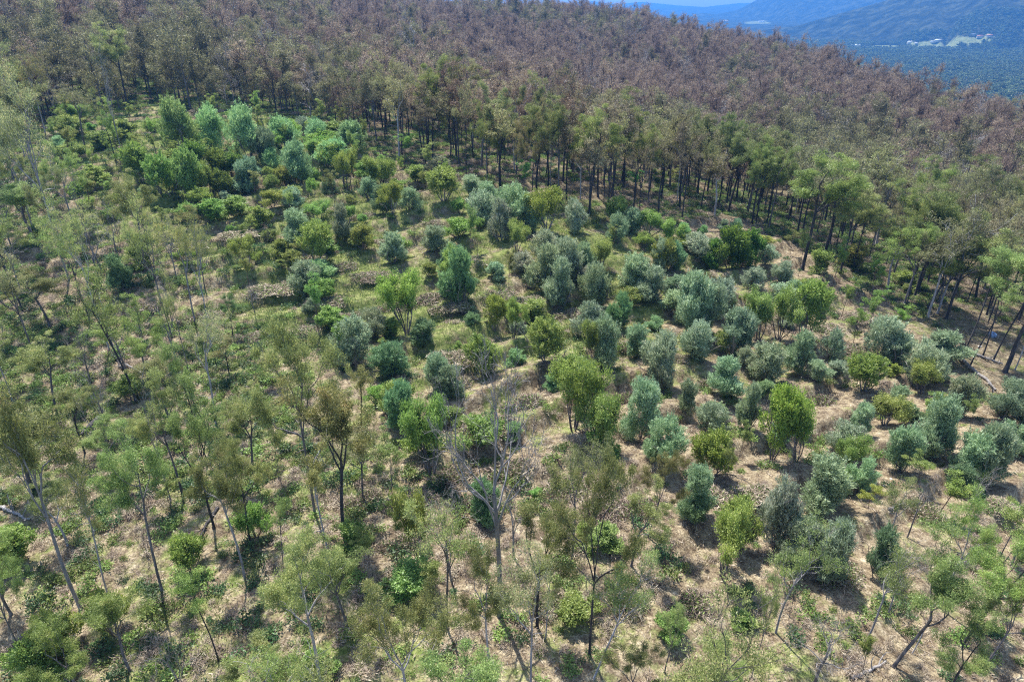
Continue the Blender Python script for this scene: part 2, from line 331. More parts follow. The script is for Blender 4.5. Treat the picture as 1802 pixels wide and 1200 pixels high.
def make_olive(seed, nleaf=14000, top_only=0.0, LL=.25, LW=.06, nl=17, upw=.9, dens=1.0, stems=5, stem_top=.5, bare=.0, low=.15):
    """unit bush: radius 1, height 2; leaf sizes in metres divided by 2.2"""
    rng = np.random.default_rng(seed); tb = MB(); lb = MB(); S = 1 / 2.2
    LB = lobes(rng, nl, 1.0, max(low, top_only)); cs = []; ax = []; ns_ = []
    tot = sum(l[3] ** 2 for l in LB)
    for (x, y, z, r) in LB:
        m = int(nleaf * r * r / tot * dens); q = rng.normal(size=(m, 3)); q /= np.linalg.norm(q, axis=1)[:, None]
        tz = q * (rng.uniform(.25, 1.0, m) ** .6 + np.abs(rng.normal(size=m)) * .16)[:, None] * r
        c = np.array([x, y, z * 1.75 + .1]) + tz * np.array([1, 1, 1.15]); c[:, 2] = np.maximum(c[:, 2], .02)
        cs.append(c); ax.append(q * .8 + rng.normal(size=(m, 3)) * .45 + np.array([0, 0, upw])); ns_.append(q + np.array([0, 0, .55]))
    for q_ in range(int(nl * 7)):                      # sprays standing out of the crown
        x, y, z, r = LB[rng.integers(len(LB))]; q = rng.normal(size=3); q[2] = abs(q[2]) * .9; q = unit(q); dv = unit(q + np.array([0, 0, .8]) + rng.normal(size=3) * .25); m = 34
        t = rng.uniform(0, 1, m)[:, None]; c = np.array([x, y, z * 1.75 + .1]) + q * r * np.array([1, 1, 1.15]) * .9 + dv * t * rng.uniform(.12, .3) + rng.normal(size=(m, 3)) * .035
        cs.append(c); ax.append(dv + rng.normal(size=(m, 3)) * .5); ns_.append(np.tile(q + np.array([0, 0, .4]), (m, 1)))
    lb.leaves(np.concatenate(cs), np.concatenate(ax), LL * S, LW * S, rng, 0, np.concatenate(ns_))
    tips = []
    for q in range(stems):
        a = q * 6.28 / stems + rng.normal() * .3; d = unit((math.cos(a) * .45, math.sin(a) * .45, 1))
        branches(rng, tb, (0.04 * math.cos(a), .04 * math.sin(a), -.1), d, .55 * (1 + stem_top), .03, 2, tips, k=5, minr=.006, shrink=.62)
    if bare > 0:                                       # grey leafless twig tips poking through
        for q in range(int(bare)):
            l = LB[rng.integers(len(LB))]; st = np.array([l[0], l[1], l[2] * 1.6]); d = unit(np.array([l[0], l[1], .8]) + rng.normal(size=3) * .3); s0_ = np.array([0, 0, .2])
            tb.tube(np.array([s0_, s0_ * .5 + st * .5 + rng.normal(size=3) * .04, st]), [.02, .014, .009], 4)
            branches(rng, tb, st, d, .3, .009, 2, tips, k=3, minr=.004, ang=(.2, .5))
    return tb, lb
def make_wattle(seed, nleaf=11000, upw=.2):
    rng = np.random.default_rng(seed); tb = MB(); lb = MB(); tips = []; S = 1 / 2.6
    for q in range(6):
        a = q * 6.28 / 6 + rng.normal() * .35; el = rng.uniform(.15, .5); d = unit((math.cos(a) * math.sin(el), math.sin(a) * math.sin(el), math.cos(el)))
        branches(rng, tb, (.05 * math.cos(a), .05 * math.sin(a), -.1), d, .85, .028, 3, tips, k=4, minr=.006, shrink=.55, ang=(.25, .6))
    tp = [(p, d) for p, d in tips if p[2] > .75]
    z = np.array([p for p, _ in tp]); sc = 1 / max(np.abs(z[:, :2]).max() * .9, .6)
    clump(rng, lb, tp, nleaf / len(tp), .24, .18 * S, .07 * S, .7, -.2)
    for b in (tb, lb):
        for v in b.v: v[:, :2] *= min(sc, 1.5); v[:, 2] *= 2.0 / (z[:, 2].max() + .1)
    return tb, lb
def make_dry(seed, green=.3, nn=4200):
    """low spreading mound of canes, lobed, longer one way"""
    rng = np.random.default_rng(seed); b = MB(); g = MB(); cen = [(rng.normal() * .5, rng.normal() * .22, rng.uniform(.3, .62)) for _ in range(7)]
    for mb, cnt, L, W in ((b, int(nn * (1 - green)), .26, .03), (g, int(nn * green), .10, .05)):
        for (cx, cy_, r_) in cen:
            m = cnt // 7; q = rng.normal(size=(m, 3)); q[:, 2] = np.abs(q[:, 2]) * (1.4 if mb is g else 1); q /= np.linalg.norm(q, axis=1)[:, None]
            c = q * (rng.uniform(.2, 1, m) ** .5 + np.abs(rng.normal(size=m)) * .1)[:, None] * r_ * np.array([1, 1, .9]) + np.array([cx, cy_, 0])
            mb.leaves(c, rng.normal(size=(m, 3)) * .8 + q * .7 + np.array([0, 0, .2]), L, W, rng)
    return b, g
def make_undershrub(seed, mats, nn=260, flat=.55, L=.22, W=.10):
    rng = np.random.default_rng(seed); b = MB(); cs = []; ax = []
    for q in range(5):
        c0 = np.array([rng.normal() * .45, rng.normal() * .45, .3]); m = nn // 5; u = rng.normal(size=(m, 3)); u /= np.linalg.norm(u, axis=1)[:, None]
        cs.append(c0 + u * rng.uniform(.2, .6, m)[:, None] * np.array([1, 1, flat])); ax.append(u + rng.normal(size=(m, 3)))
    c = np.concatenate(cs); c[:, 2] = np.abs(c[:, 2]); b.leaves(c, np.concatenate(ax), L, W, rng, 0, np.tile([0, 0, 1.0], (len(c), 1)))
    for q in range(5):
        p, r, _ = limb(rng, (rng.normal() * .1, rng.normal() * .1, -.1), (rng.normal() * .5, rng.normal() * .5, 1), 1.1, .02, .006, 3, .25, .05); b.tube(p, r, 3, 1)
    return b.mesh('undergrowth_shrub', mats)

# prototypes -------------------------------------------------------
def pair(f, tn, ln, tm, lm):
    t, l = f; return (t.mesh(tn, [M[tm]]), l.mesh(ln, [M[lm]]))
def extent(lb):
    v = np.concatenate(lb.v); return float(np.percentile(np.abs(v[:, :2]), 97)), float(np.percentile(v[:, 2], 99.5))
PROTO = {}
def add_proto(kind, fn, tn, ln, tm, lm):
    t, l = fn; w, h = extent(l); PROTO.setdefault(kind, []).append((t.mesh(tn, [M[tm]]), l.mesh(ln, [M[lm]]), w, h))
for i in range(7): add_proto('gum', make_gum(100 + i, 18, [.5,.42,.58,.48,.38,.55,.45][i], [.7,.85,.6,.75,.9,.65,.8][i], 215), 'gum_trunk', 'gum_crown', 'bark_pale', 'gum_leaf')
for i in range(3): add_proto('slim', make_gum(200 + i, 16, [.62,.55,.66][i], .4, 170, limbs=3, depth=2, crad=.75, r0=.12), 'slim_trunk', 'slim_crown', 'bark_pale', 'gum_leaf')
for i in range(3): add_proto('sapling', make_gum(230 + i, 9, .5, .4, 150, limbs=3, depth=2, crad=.55, r0=.06, LL=.2, LW=.065), 'sapling_trunk', 'sapling_crown', 'bark_brown', 'gum_leaf')
for i in range(3): add_proto('sparse', make_gum(260 + i, 17, .5, .6, 60, limbs=4, depth=3, crad=.8, r0=.17), 'sparse_trunk', 'sparse_crown', 'bark_pale', 'gum_leaf')
for i in range(7): add_proto('olive', make_olive(300 + i, bare=6 if i % 2 else 0), 'olive_stems', 'olive_crown', 'bark_mid', 'olive_leaf')
for i in range(2): add_proto('oliveg', make_olive(320 + i, 8000, bare=34), 'olive_stems', 'olive_crown', 'bark_mid', 'olive_leaf')
for i in range(4): add_proto('wattle', make_olive(460 + i, 9000, nl=15, low=.42, LL=.2, LW=.08, upw=.3, stem_top=.8), 'wattle_stems', 'wattle_crown', 'bark_mid', 'wattle_leaf')
for i in range(2): add_proto('poplar', make_olive(340 + i, 11000, nl=20, upw=1.1, low=.1), 'stems', 'crown', 'bark_mid', 'olive_leaf')
for i in range(5): add_proto('wattle', make_wattle(400 + i), 'wattle_stems', 'wattle_crown', 'bark_mid', 'wattle_leaf')
for i in range(3): add_proto('bushy', make_olive(430 + i, 7000, LL=.2, LW=.11, upw=.2, nl=14), 'bush_stems', 'bush_foliage', 'bark_brown', 'wattle_leaf')
for i in range(3): add_proto('bare', make_bare(500 + i, fork_h=.5 if i == 0 else .4, spread=.95 if i == 0 else .6, r0=.21, limbs=6 if i == 0 else 4, depth=5 if i == 0 else 4, minr=.01, shrink=.7), 'bare_trunk', 'bare_branches', 'bark_bare', 'bark_bare')
for i in range(2): add_proto('twiggy', make_bare(530 + i, 5, .12, .7, 6, 4, .06, minr=.008), 'twig_stems', 'twigs', 'bark_mid', 'bark_mid')
for i in range(3): add_proto('dry', make_dry(600 + i), 'dry_canes', 'green_shoots', 'dry_twig', 'under_leaf')
for i in range(6): add_proto('scorched', make_gum(700 + i, 17, [.5,.56,.46,.52,.6,.45][i], .65, 40, limbs=4, depth=3, crad=.9, LL=.42, LW=.085, k=5, r0=.2, minr=.03), 'forest_trunk', 'forest_crown', 'bark_dark', 'scorch_leaf')

# ------------------------------------------------------------------ placing things
def tag(o, label, cat, group=None):
    o['label'] = label; o['category'] = cat
    if group: o['group'] = group
def child(name, me, parent, color=None, mat=None):
    o = bpy.data.objects.new(name, me); COL.objects.link(o); o.parent = parent
    if color: o.color = (*color, 1)
    if mat: o.material_slots[0].link = 'OBJECT'; o.material_slots[0].material = M[mat]
    return o
def height_for(x, y, z0, ty):
    lo, hi = 0.1, 60.0
    for _ in range(30):
        m = (lo + hi) / 2
        if project(x, y, z0 + m)[1] > ty: lo = m
        else: hi = m
    return lo
PARTS = {'gum': ('trunk', 'crown'), 'slim': ('trunk', 'crown'), 'sapling': ('trunk', 'crown'), 'sparse': ('trunk', 'crown'), 'olive': ('trunk', 'crown'), 'oliveg': ('trunk', 'crown'),
         'poplar': ('trunk', 'crown'), 'wattle': ('stems', 'foliage'), 'bushy': ('stems', 'foliage'), 'bare': ('trunk', 'branches'), 'twiggy': ('stems', 'twigs'), 'dry': ('canes', 'green_shoots'), 'scorched': ('trunk', 'crown')}
NAMES = {'gum': 'gum_tree', 'slim': 'gum_tree', 'sapling': 'gum_sapling', 'sparse': 'gum_tree', 'olive': 'olive_tree', 'oliveg': 'olive_tree', 'poplar': 'broadleaf_tree', 'wattle': 'wattle_shrub',
         'bushy': 'leafy_bush', 'bare': 'bare_tree', 'twiggy': 'twiggy_shrub', 'dry': 'dry_shrub', 'scorched': 'forest_tree'}
rnd = random.Random(7)
THINGS = []
def put(kind, x, y, ht, wd, color=(1, 1, 1), bark=None, lean=(0, 0), var=None, z=None):
    pr = PROTO[kind]; k = rnd.randrange(len(pr)) if var is None else var % len(pr); t, l, ew, eh = pr[k]
    if z is None: z = H1(x, y)
    e = bpy.data.objects.new(NAMES[kind], None); COL.objects.link(e); e.empty_display_size = .3
    e.location = (x, y, z - .05); e.rotation_euler = (lean[1], lean[0], rnd.uniform(0, 6.28)) if lean == (0, 0) else (0, 0, 0)
    if lean != (0, 0):
        q = Vector((math.tan(lean[0]), math.tan(lean[1]), 1)).to_track_quat('Z', 'Y'); e.rotation_euler = q.to_euler()
    e.scale = (wd / 2 / ew, wd / 2 / ew, ht / eh)
    a, b = PARTS[kind]
    child(a, t, e, None, bark); child(b, l, e, color)
    return e
def at(kind, bx, by, ty, w, color=(1, 1, 1), bark=None, lean=0, label=None, cat=None, group=None, var=None, leany=0):
    x, y = G(bx, by); x = float(x[0]); y = float(y[0]); z = H1(x, y)
    ht = height_for(x, y, z, ty)
    d = project(x, y, z + ht * .7)[2]; wd = w * d / F * (.93 if kind in ('olive', 'oliveg') else 1)
    o = put(kind, x, y, ht, float(wd), color, bark, (lean, leany), var, z)
    THINGS.append([o, kind, bx, (by + ty) / 2, x, y, label, cat, group, ht, wd])
    return o

# ------------------------------------------------------------------ ground: one sheet out to the horizon
def build_ground():
    azf = np.radians(np.concatenate([np.arange(-180, -56, 3.0), np.arange(-56, 56, .28), np.arange(56, 180, 3.0)]))
    rs = [2.0]
    while rs[-1] < 12200: rs.append(rs[-1] * (1.0058 if 25 < rs[-1] < 260 else 1.016 if rs[-1] < 700 else 1.005 if 2000 < rs[-1] < 4300 else 1.02) + (.0 if rs[-1] > 25 else 1.0))
    rs = np.array(rs); A_, R_ = np.meshgrid(azf, rs); x = R_ * np.sin(A_); y = R_ * np.cos(A_); z = H(x.ravel(), y.ravel())
    v = np.stack([x.ravel(), y.ravel(), z], 1); na = len(azf); nr = len(rs)
    i = np.arange(nr - 1)[:, None] * na; j = np.arange(na)[None]
    f = np.stack([i + j, i + na + j, i + na + (j + 1) % na, i + (j + 1) % na], -1).reshape(-1, 4)[:, ::-1]
    # close the middle under the camera with a ring to one point
    mb = MB(); mb.add(v, f); c = np.array([[0, 0, H1(0, 0)]]); mb.v.append(c.astype(np.float32)); ci = mb.n; mb.n += 1
    jj = np.arange(0, na); tri = np.stack([np.full(na, ci), jj, (jj + 1) % na, (jj + 1) % na], 1)
    me_v = np.concatenate(mb.v)
    me = bpy.data.meshes.new('ground'); me.from_pydata([], [], [])
    fl = np.concatenate(mb.f); me.vertices.add(len(me_v)); me.vertices.foreach_set('co', me_v.ravel())
    nt = na; loops = np.concatenate([fl.ravel(), tri[:, :3].ravel()]).astype(np.int32)
    me.loops.add(len(loops)); me.loops.foreach_set('vertex_index', loops)
    ls = np.concatenate([np.arange(len(fl)) * 4, len(fl) * 4 + np.arange(nt) * 3]).astype(np.int32); lt = np.concatenate([np.full(len(fl), 4), np.full(nt, 3)]).astype(np.int32)
    me.polygons.add(len(ls)); me.polygons.foreach_set('loop_start', ls); me.polygons.foreach_set('loop_total', lt)
    me.polygons.foreach_set('use_smooth', np.ones(len(ls), bool)); me.update(calc_edges=True); me.validate()
    X, Y = me_v[:, 0].astype(float), me_v[:, 1].astype(float); r = np.hypot(X, Y)
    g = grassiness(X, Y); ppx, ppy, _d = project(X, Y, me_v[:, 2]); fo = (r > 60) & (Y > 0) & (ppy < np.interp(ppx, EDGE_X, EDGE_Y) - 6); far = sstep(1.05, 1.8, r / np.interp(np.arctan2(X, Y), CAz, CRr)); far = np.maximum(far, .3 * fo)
    fld = fieldness(X, Y)
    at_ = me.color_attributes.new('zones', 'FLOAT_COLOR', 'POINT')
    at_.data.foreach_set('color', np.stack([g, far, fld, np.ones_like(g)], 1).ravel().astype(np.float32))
    return me
EDGE_X = [-200,60,250,500,700,830,1000,1150,1300,1420,1560,1700,1802,2100]; EDGE_Y = [260,235,188,205,285,318,392,396,386,438,530,655,700,860]
GRASS_PX = [(60,260),(500,215),(720,300),(1150,400),(1400,460),(1500,520),(1250,560),(1150,620),(1050,640),(950,700),(800,640),(650,600),(450,560),(200,430)]
_gx, _gy = G([p[0] for p in GRASS_PX], [p[1] for p in GRASS_PX]); GRASSP = list(zip(_gx.tolist(), _gy.tolist()))
def grassiness(x, y):
    s = 0
    for ox, oy in [(0,0),(8,0),(-8,0),(0,8),(0,-8)]: s = s + inpoly(x + ox, y + oy, GRASSP)
    base = s / 5 * .36
    left = (1 - sstep(-30, 8, x)) * .14
    return np.clip(base + left + .22 + .9 * (fbm(x / 16, y / 16, 77, 3) - .5), 0, 1)
FIELDS = [([(1490,84),(1545,80),(1600,78),(1650,72),(1700,66),(1748,63),(1752,70),(1700,80),(1680,88),(1600,86),(1560,88),(1500,88)]), [(1308,40),(1350,36),(1352,42),(1312,43)]]
FW = []
for pl in FIELDS:
    fx, fy = march([p[0] for p in pl], [p[1] for p in pl], hbase); FW.append(list(zip(fx.tolist(), fy.tolist())))
def fieldness(x, y):
    s = np.zeros_like(x)
    for pl in FW: s = np.maximum(s, inpoly(x, y, pl))
    return s
def ground_mat():
    m, nt, out = new_mat('ground_surface'); L = nt.links.new
    tc = N(nt, 'ShaderNodeTexCoord'); at_ = N(nt, 'ShaderNodeVertexColor', layer_name='zones'); sp = N(nt, 'ShaderNodeSeparateColor'); L(at_.outputs['Color'], sp.inputs[0])
    def noise(scale, det=4, ro=.6):
        q = N(nt, 'ShaderNodeTexNoise', inp={'Scale': scale, 'Detail': det, 'Roughness': ro}); L(tc.outputs['Object'], q.inputs['Vector']); return q.outputs[0]
    n1, n2, n3, n4 = noise(.12, 3), noise(1.1, 5, .7), noise(6.0, 3, .75), noise(.45, 4, .65)
    litter = ramp(nt, [(.28, (.07, .052, .036)), (.42, (.155, .122, .082)), (.55, (.265, .222, .145)), (.7, (.41, .36, .255))]); L(n2, litter.inputs[0])
    fine = ramp(nt, [(.3, (.35, .3, .28)), (.5, (.95, .92, .9)), (.68, (1.5, 1.45, 1.4))]); L(n3, fine.inputs[0])
    mul = N(nt, 'ShaderNodeMix', data_type='RGBA', blend_type='MULTIPLY', inp={'Factor': 1.0}); L(litter.outputs[0], mul.inputs['A']); L(fine.outputs[0], mul.inputs['B'])
    gr = ramp(nt, [(.3, (.07, .10, .028)), (.45, (.14, .18, .055)), (.6, (.24, .26, .10)), (.75, (.36, .32, .17))]); L(n2, gr.inputs[0])
    mulg = N(nt, 'ShaderNodeMix', data_type='RGBA', blend_type='MULTIPLY', inp={'Factor': .8}); L(gr.outputs[0], mulg.inputs['A']); L(fine.outputs[0], mulg.inputs['B'])
    a = N(nt, 'ShaderNodeMath', operation='ADD'); L(sp.outputs[0], a.inputs[0]); b = N(nt, 'ShaderNodeMath', operation='MULTIPLY_ADD', inp={1: 2.4, 2: -1.25}); L(n4, b.inputs[0]); L(b.outputs[0], a.inputs[1])
    mr = N(nt, 'ShaderNodeMapRange', inp={'From Min': .25, 'From Max': .65}); L(a.outputs[0], mr.inputs['Value'])
    mx = N(nt, 'ShaderNodeMix', data_type='RGBA'); L(mr.outputs[0], mx.inputs['Factor']); L(mul.outputs['Result'], mx.inputs['A']); L(mulg.outputs['Result'], mx.inputs['B'])
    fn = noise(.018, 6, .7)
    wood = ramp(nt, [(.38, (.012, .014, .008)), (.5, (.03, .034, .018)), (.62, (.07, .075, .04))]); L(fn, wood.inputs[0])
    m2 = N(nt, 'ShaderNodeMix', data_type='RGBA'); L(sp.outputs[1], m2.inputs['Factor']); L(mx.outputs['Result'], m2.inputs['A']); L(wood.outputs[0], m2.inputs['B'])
    fieldc = ramp(nt, [(.4, (.13, .16, .07)), (.6, (.22, .24, .12))]); L(n1, fieldc.inputs[0])
    m3 = N(nt, 'ShaderNodeMix', data_type='RGBA'); L(sp.outputs[2], m3.inputs['Factor']); L(m2.outputs['Result'], m3.inputs['A']); L(fieldc.outputs[0], m3.inputs['B'])
    bp = N(nt, 'ShaderNodeBump', inp={'Strength': .6, 'Distance': .25}); L(n2, bp.inputs['Height'])
    bs = N(nt, 'ShaderNodeBsdfDiffuse'); L(m3.outputs['Result'], bs.inputs['Color']); L(bp.outputs[0], bs.inputs['Normal']); L(bs.outputs[0], out.inputs[0]); return m
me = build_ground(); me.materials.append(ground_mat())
ground = bpy.data.objects.new('ground', me); COL.objects.link(ground); ground['kind'] = 'structure'; ground['label'] = 'leaf-littered and grassy hillside running down to the wooded valley and far hills'

# ------------------------------------------------------------------ scattering by geometry nodes (only for what nobody could count)
def scatter(name, label, protos, X, Y, SC, ZOFF=0.0, Z=None, kind='stuff', cat=None, zs=1.0):
    X = np.asarray(X, float); Y = np.asarray(Y, float); SC = np.asarray(SC, float)
    Z = (H(X, Y) if Z is None else Z) + ZOFF
    me = bpy.data.meshes.new(name); me.vertices.add(len(X)); me.vertices.foreach_set('co', np.stack([X, Y, Z], 1).ravel().astype(np.float32)); me.update()
    rg = np.random.default_rng(len(X))
    a = me.attributes.new('sc', 'FLOAT_VECTOR', 'POINT'); a.data.foreach_set('vector', np.stack([SC, SC, SC * zs * rg.uniform(.8, 1.25, len(X))], 1).ravel().astype(np.float32))
    a = me.attributes.new('rot', 'FLOAT', 'POINT'); a.data.foreach_set('value', rg.uniform(0, 6.28, len(X)).astype(np.float32))
    a = me.attributes.new('pick', 'INT', 'POINT'); a.data.foreach_set('value', rg.integers(0, len(protos), len(X)).astype(np.int32))
    o = bpy.data.objects.new(name, me); COL.objects.link(o); o['kind'] = kind; o['label'] = label
    if cat: o['category'] = cat
    pc = bpy.data.collections.new(name + '_sources')
    for i, pm in enumerate(protos):
        po = bpy.data.objects.new('%s_source_%02d' % (name, i), pm); pc.objects.link(po)
    ng = bpy.data.node_groups.new(name + '_scatter', 'GeometryNodeTree')
    ng.interface.new_socket('Geometry', in_out='INPUT', socket_type='NodeSocketGeometry'); ng.interface.new_socket('Geometry', in_out='OUTPUT', socket_type='NodeSocketGeometry')
    gi = ng.nodes.new('NodeGroupInput'); go = ng.nodes.new('NodeGroupOutput'); ip = ng.nodes.new('GeometryNodeInstanceOnPoints'); ci = ng.nodes.new('GeometryNodeCollectionInfo')
    ci.inputs['Collection'].default_value = pc; ci.inputs['Separate Children'].default_value = True; ci.inputs['Reset Children'].default_value = True
    def na(nm, ty):
        q = ng.nodes.new('GeometryNodeInputNamedAttribute'); q.data_type = ty; q.inputs['Name'].default_value = nm; return q.outputs['Attribute']
    mp = ng.nodes.new('GeometryNodeMeshToPoints'); ng.links.new(gi.outputs[0], mp.inputs[0]); ng.links.new(mp.outputs[0], ip.inputs['Points'])
    ng.links.new(ci.outputs[0], ip.inputs['Instance']); ip.inputs['Pick Instance'].default_value = True
    ng.links.new(na('pick', 'INT'), ip.inputs['Instance Index']); ng.links.new(na('sc', 'FLOAT_VECTOR'), ip.inputs['Scale'])
    cx = ng.nodes.new('ShaderNodeCombineXYZ'); ng.links.new(na('rot', 'FLOAT'), cx.inputs[2]); ng.links.new(cx.outputs[0], ip.inputs['Rotation'])
    ng.links.new(ip.outputs[0], go.inputs[0]); md = o.modifiers.new('scatter', 'NODES'); md.node_group = ng
    return o
RG = np.random.default_rng(11)
def jitter_grid(x0, x1, y0, y1, s):
    gx, gy = np.meshgrid(np.arange(x0, x1, s), np.arange(y0, y1, s)); gx = gx.ravel() + RG.uniform(-.48, .48, gx.size) * s; gy = gy.ravel() + RG.uniform(-.48, .48, gy.size) * s; return gx, gy
def inview(x, y, z=None, m=150, zt=15):
    if z is None: z = H(x, y)
    px, py, d = project(x, y, z); _, pt, _ = project(x, y, z + zt)
    return (px > -m) & (px < 1802 + m) & (py > -m) & (pt < 1200 + m) & (y > 5), px, py, d

# ------------------------------------------------------------------ the grove and its trees, read off the photograph
W = (1, 1, 1)
OLV = (1.06, 1.03, .94); OLG = (1.1, 1.02, 1.05); OLD = (.66, .76, .56); OLB = (.76, .86, .78); OLP = (1.0, 1.1, .78)
LIM = (1, 1, 1); LIY = (.98, 1.03, .85); LIG = (.86, 1, 1.05); LID = (.5, .66, .5)
S_O = 'silver-green olive tree'; S_G = 'greyish twiggy olive tree'; S_D = 'dark green olive tree'
S_L = 'lime green wattle shrub'; S_Y = 'yellow-green wattle shrub'; S_B = 'bright green leafy bush'
def each(kind, rows, color, desc, cat, group, bark=None):
    for r_ in rows:
        at(kind, r_[0], r_[1], r_[2], r_[3], tuple(c * rnd.uniform(.92, 1.08) for c in (r_[4] if len(r_) > 4 else color)), bark, label=desc, cat=cat, group=group)
OG = 'olive trees planted along the terraces'
each('olive', [(1227,637,562,64),(1292,617,543,56),(1340,668,605,58),(1407,654,585,56),(1565,640,563,78),(1655,632,582,74),(1622,668,603,68),(1276,701,628,64),(1315,763,677,42),(1205,728,668,34),
 (1252,768,708,60),(1162,672,585,64),(1167,824,738,66),(1128,762,668,62),(1444,884,805,88),(1508,862,806,50),(1220,912,820,56),(1402,990,912,66),(1458,1015,918,70),(1583,830,752,54),(1640,804,700,72),
 (1694,838,762,60),(1728,842,748,62),(1690,728,662,50),(1762,742,670,58),(1800,752,690,56),(1514,765,712,34),(1212,590,480,62),(1240,585,500,52),(1150,534,470,60),(1186,555,512,56),
 (1110,512,447,52),(1052,537,462,56),(988,538,455,56),(962,516,432,62),(1005,500,418,60),(1062,648,556,50),(692,468,410,48),(765,448,398,44),(655,592,545,50),(790,700,640,50),
 (770,692,622,50),(830,352,308,40),(862,372,322,42),(905,402,325,56),(932,408,360,42),(1012,408,350,38),(1110,412,366,32),(1086,428,376,34),(722,376,330,34),(1372,497,458,34),
 (525,432,368,54),(607,422,358,36),(540,520,460,50),(1575,725,680,44),(1800,800,750,50),(1765,790,742,40),(1310,648,612,30),(1120,625,570,40),(650,352,312,34),(1030,482,430,40),(1165,470,420,36),(1800,705,672,50)], OLV, S_O, 'olive tree', OG)
each('olive', [(810,540,440,60,OLD),(748,610,565,42,OLD),(832,578,550,27,OLD),(685,662,600,62,OLD),(708,755,672,56,OLD),(1087,578,516,44,OLD),(440,332,278,54,OLB),(582,342,314,30,OLD),(676,372,325,42,OLD),(470,292,225,40,OLD),
 (215,512,448,44,OLD),(1218,925,870,50,OLD),(1538,1005,925,60,OLD),(1690,860,820,44,OLD),(850,905,845,62,OLD),(1600,750,715,40,OLD),(800,480,430,44,OLD),(1185,470,425,34,OLD)], OLD, S_D, 'olive tree', OG)
each('oliveg', [(1462,638,580,40),(1325,515,470,38),(1423,530,495,32),(1262,560,490,56),(1375,520,500,46),(1362,960,842,66),(880,420,350,42),(958,460,405,40),(1225,460,410,46),(850,390,335,48),(1165,690,640,30),(1480,800,745,60),(625,640,560,66),
 (1345,470,430,34),(1035,590,530,56)], OLG, S_G, 'olive tree', OG)
each('poplar', [(375,262,184,46),(320,270,172,50,(1.0,1.1,.55)),(438,285,185,52),(525,318,248,48,(.8,.95,.7)),(500,262,205,44),(560,262,208,40),(620,268,212,44),(590,300,245,50),(480,300,260,30)], OLP, 'tall pale green broadleaf tree', 'broadleaf tree', 'pale green trees at the top of the clearing')
WG = 'wattle shrubs in and around the grove'
each('wattle', [(665,340,274,54),(782,362,294,56),(690,385,318,46,LIY),(962,410,332,66,LIY),(910,450,388,48),(562,470,388,52),(437,480,415,42),(715,585,478,74,LIY),(800,505,435,48),(850,660,590,52),(1370,598,505,66,LIG),(1412,602,495,60,LIG),(1335,592,512,50,LIG),
 (1140,420,368,60,LIG),(1180,436,385,46),(1085,395,345,36),(1170,470,420,40),(980,480,430,44,LIY),(575,300,248,52,LIY),(610,330,262,40,LIY),(750,330,300,30),(1010,760,618,96),(1055,800,690,86,LIG),(960,650,560,60),(1040,640,560,50),(1620,690,640,50,LIY),
 (1252,832,758,66,LIY),(1360,805,680,60,LIY),(1400,812,700,60,LIY),(1270,1012,890,96),(1300,960,880,60),(1557,748,700,54),(1520,690,625,60,LIG),(1500,830,770,56,LIG),(760,840,700,80,LIG),(740,1000,858,60),(1720,855,815,40),(500,320,292,30),(1055,470,420,40),(1270,620,580,30),(905,600,525,40),
 (340,352,262,44,LIG),(370,348,285,40,LIY),(290,350,270,46,LIG),(250,330,250,46,LIG),(870,580,520,36,LIY)], LIM, S_L, 'wattle shrub', WG)
each('bushy', [(350,322,248,44,LID),(385,318,262,50,LID),(412,315,268,44,LID),(1283,475,398,58,LID),(1255,470,420,42,LID),(1315,470,402,46,LID),(1300,480,430,40,LID),(390,345,300,40,LID),(320,330,280,44,LIG)], LID, 'dark yellow-green leafy bush', 'leafy bush', 'dark yellow-green thickets')
each('bushy', [(1030,720,640,50),(1060,620,590,26,LIY),(940,560,528,46),(860,648,610,40,LIY),(700,735,670,54,LIG),(745,805,740,58),(900,560,535,40),(585,585,540,54,LIG),(690,590,560,30,LIG),(570,530,490,46,LIG),(480,370,335,40),(420,380,345,46,LIG),(460,400,362,40),(380,390,350,44,LIG),
 (355,370,330,40),(310,300,262,40,LIG),(235,300,262,44,LIG),(170,330,290,46),(640,440,395,36),(250,470,430,40,LIG),(1210,445,412,40),(1340,440,415,36),(1500,470,430,40),(1440,480,440,36,LIG),(1640,745,705,40),(1570,668,640,26,LIY),(1480,860,830,34,LIY),(520,480,440,36),(1760,800,775,30,LIY),
 (30,990,930,70,LIG),(110,1150,1080,80),(340,1000,940,60),(70,1190,1130,70,LIG),(200,1110,1040,60,LIY),(230,700,660,50,LIG),(450,940,890,50,LIG),(560,1190,1150,60,LIG),(1180,1120,1080,50,LIG),(620,960,920,46,LIG),(1060,800,745,50,LIG)], LIM, S_B, 'leafy bush', 'bright green bushes')
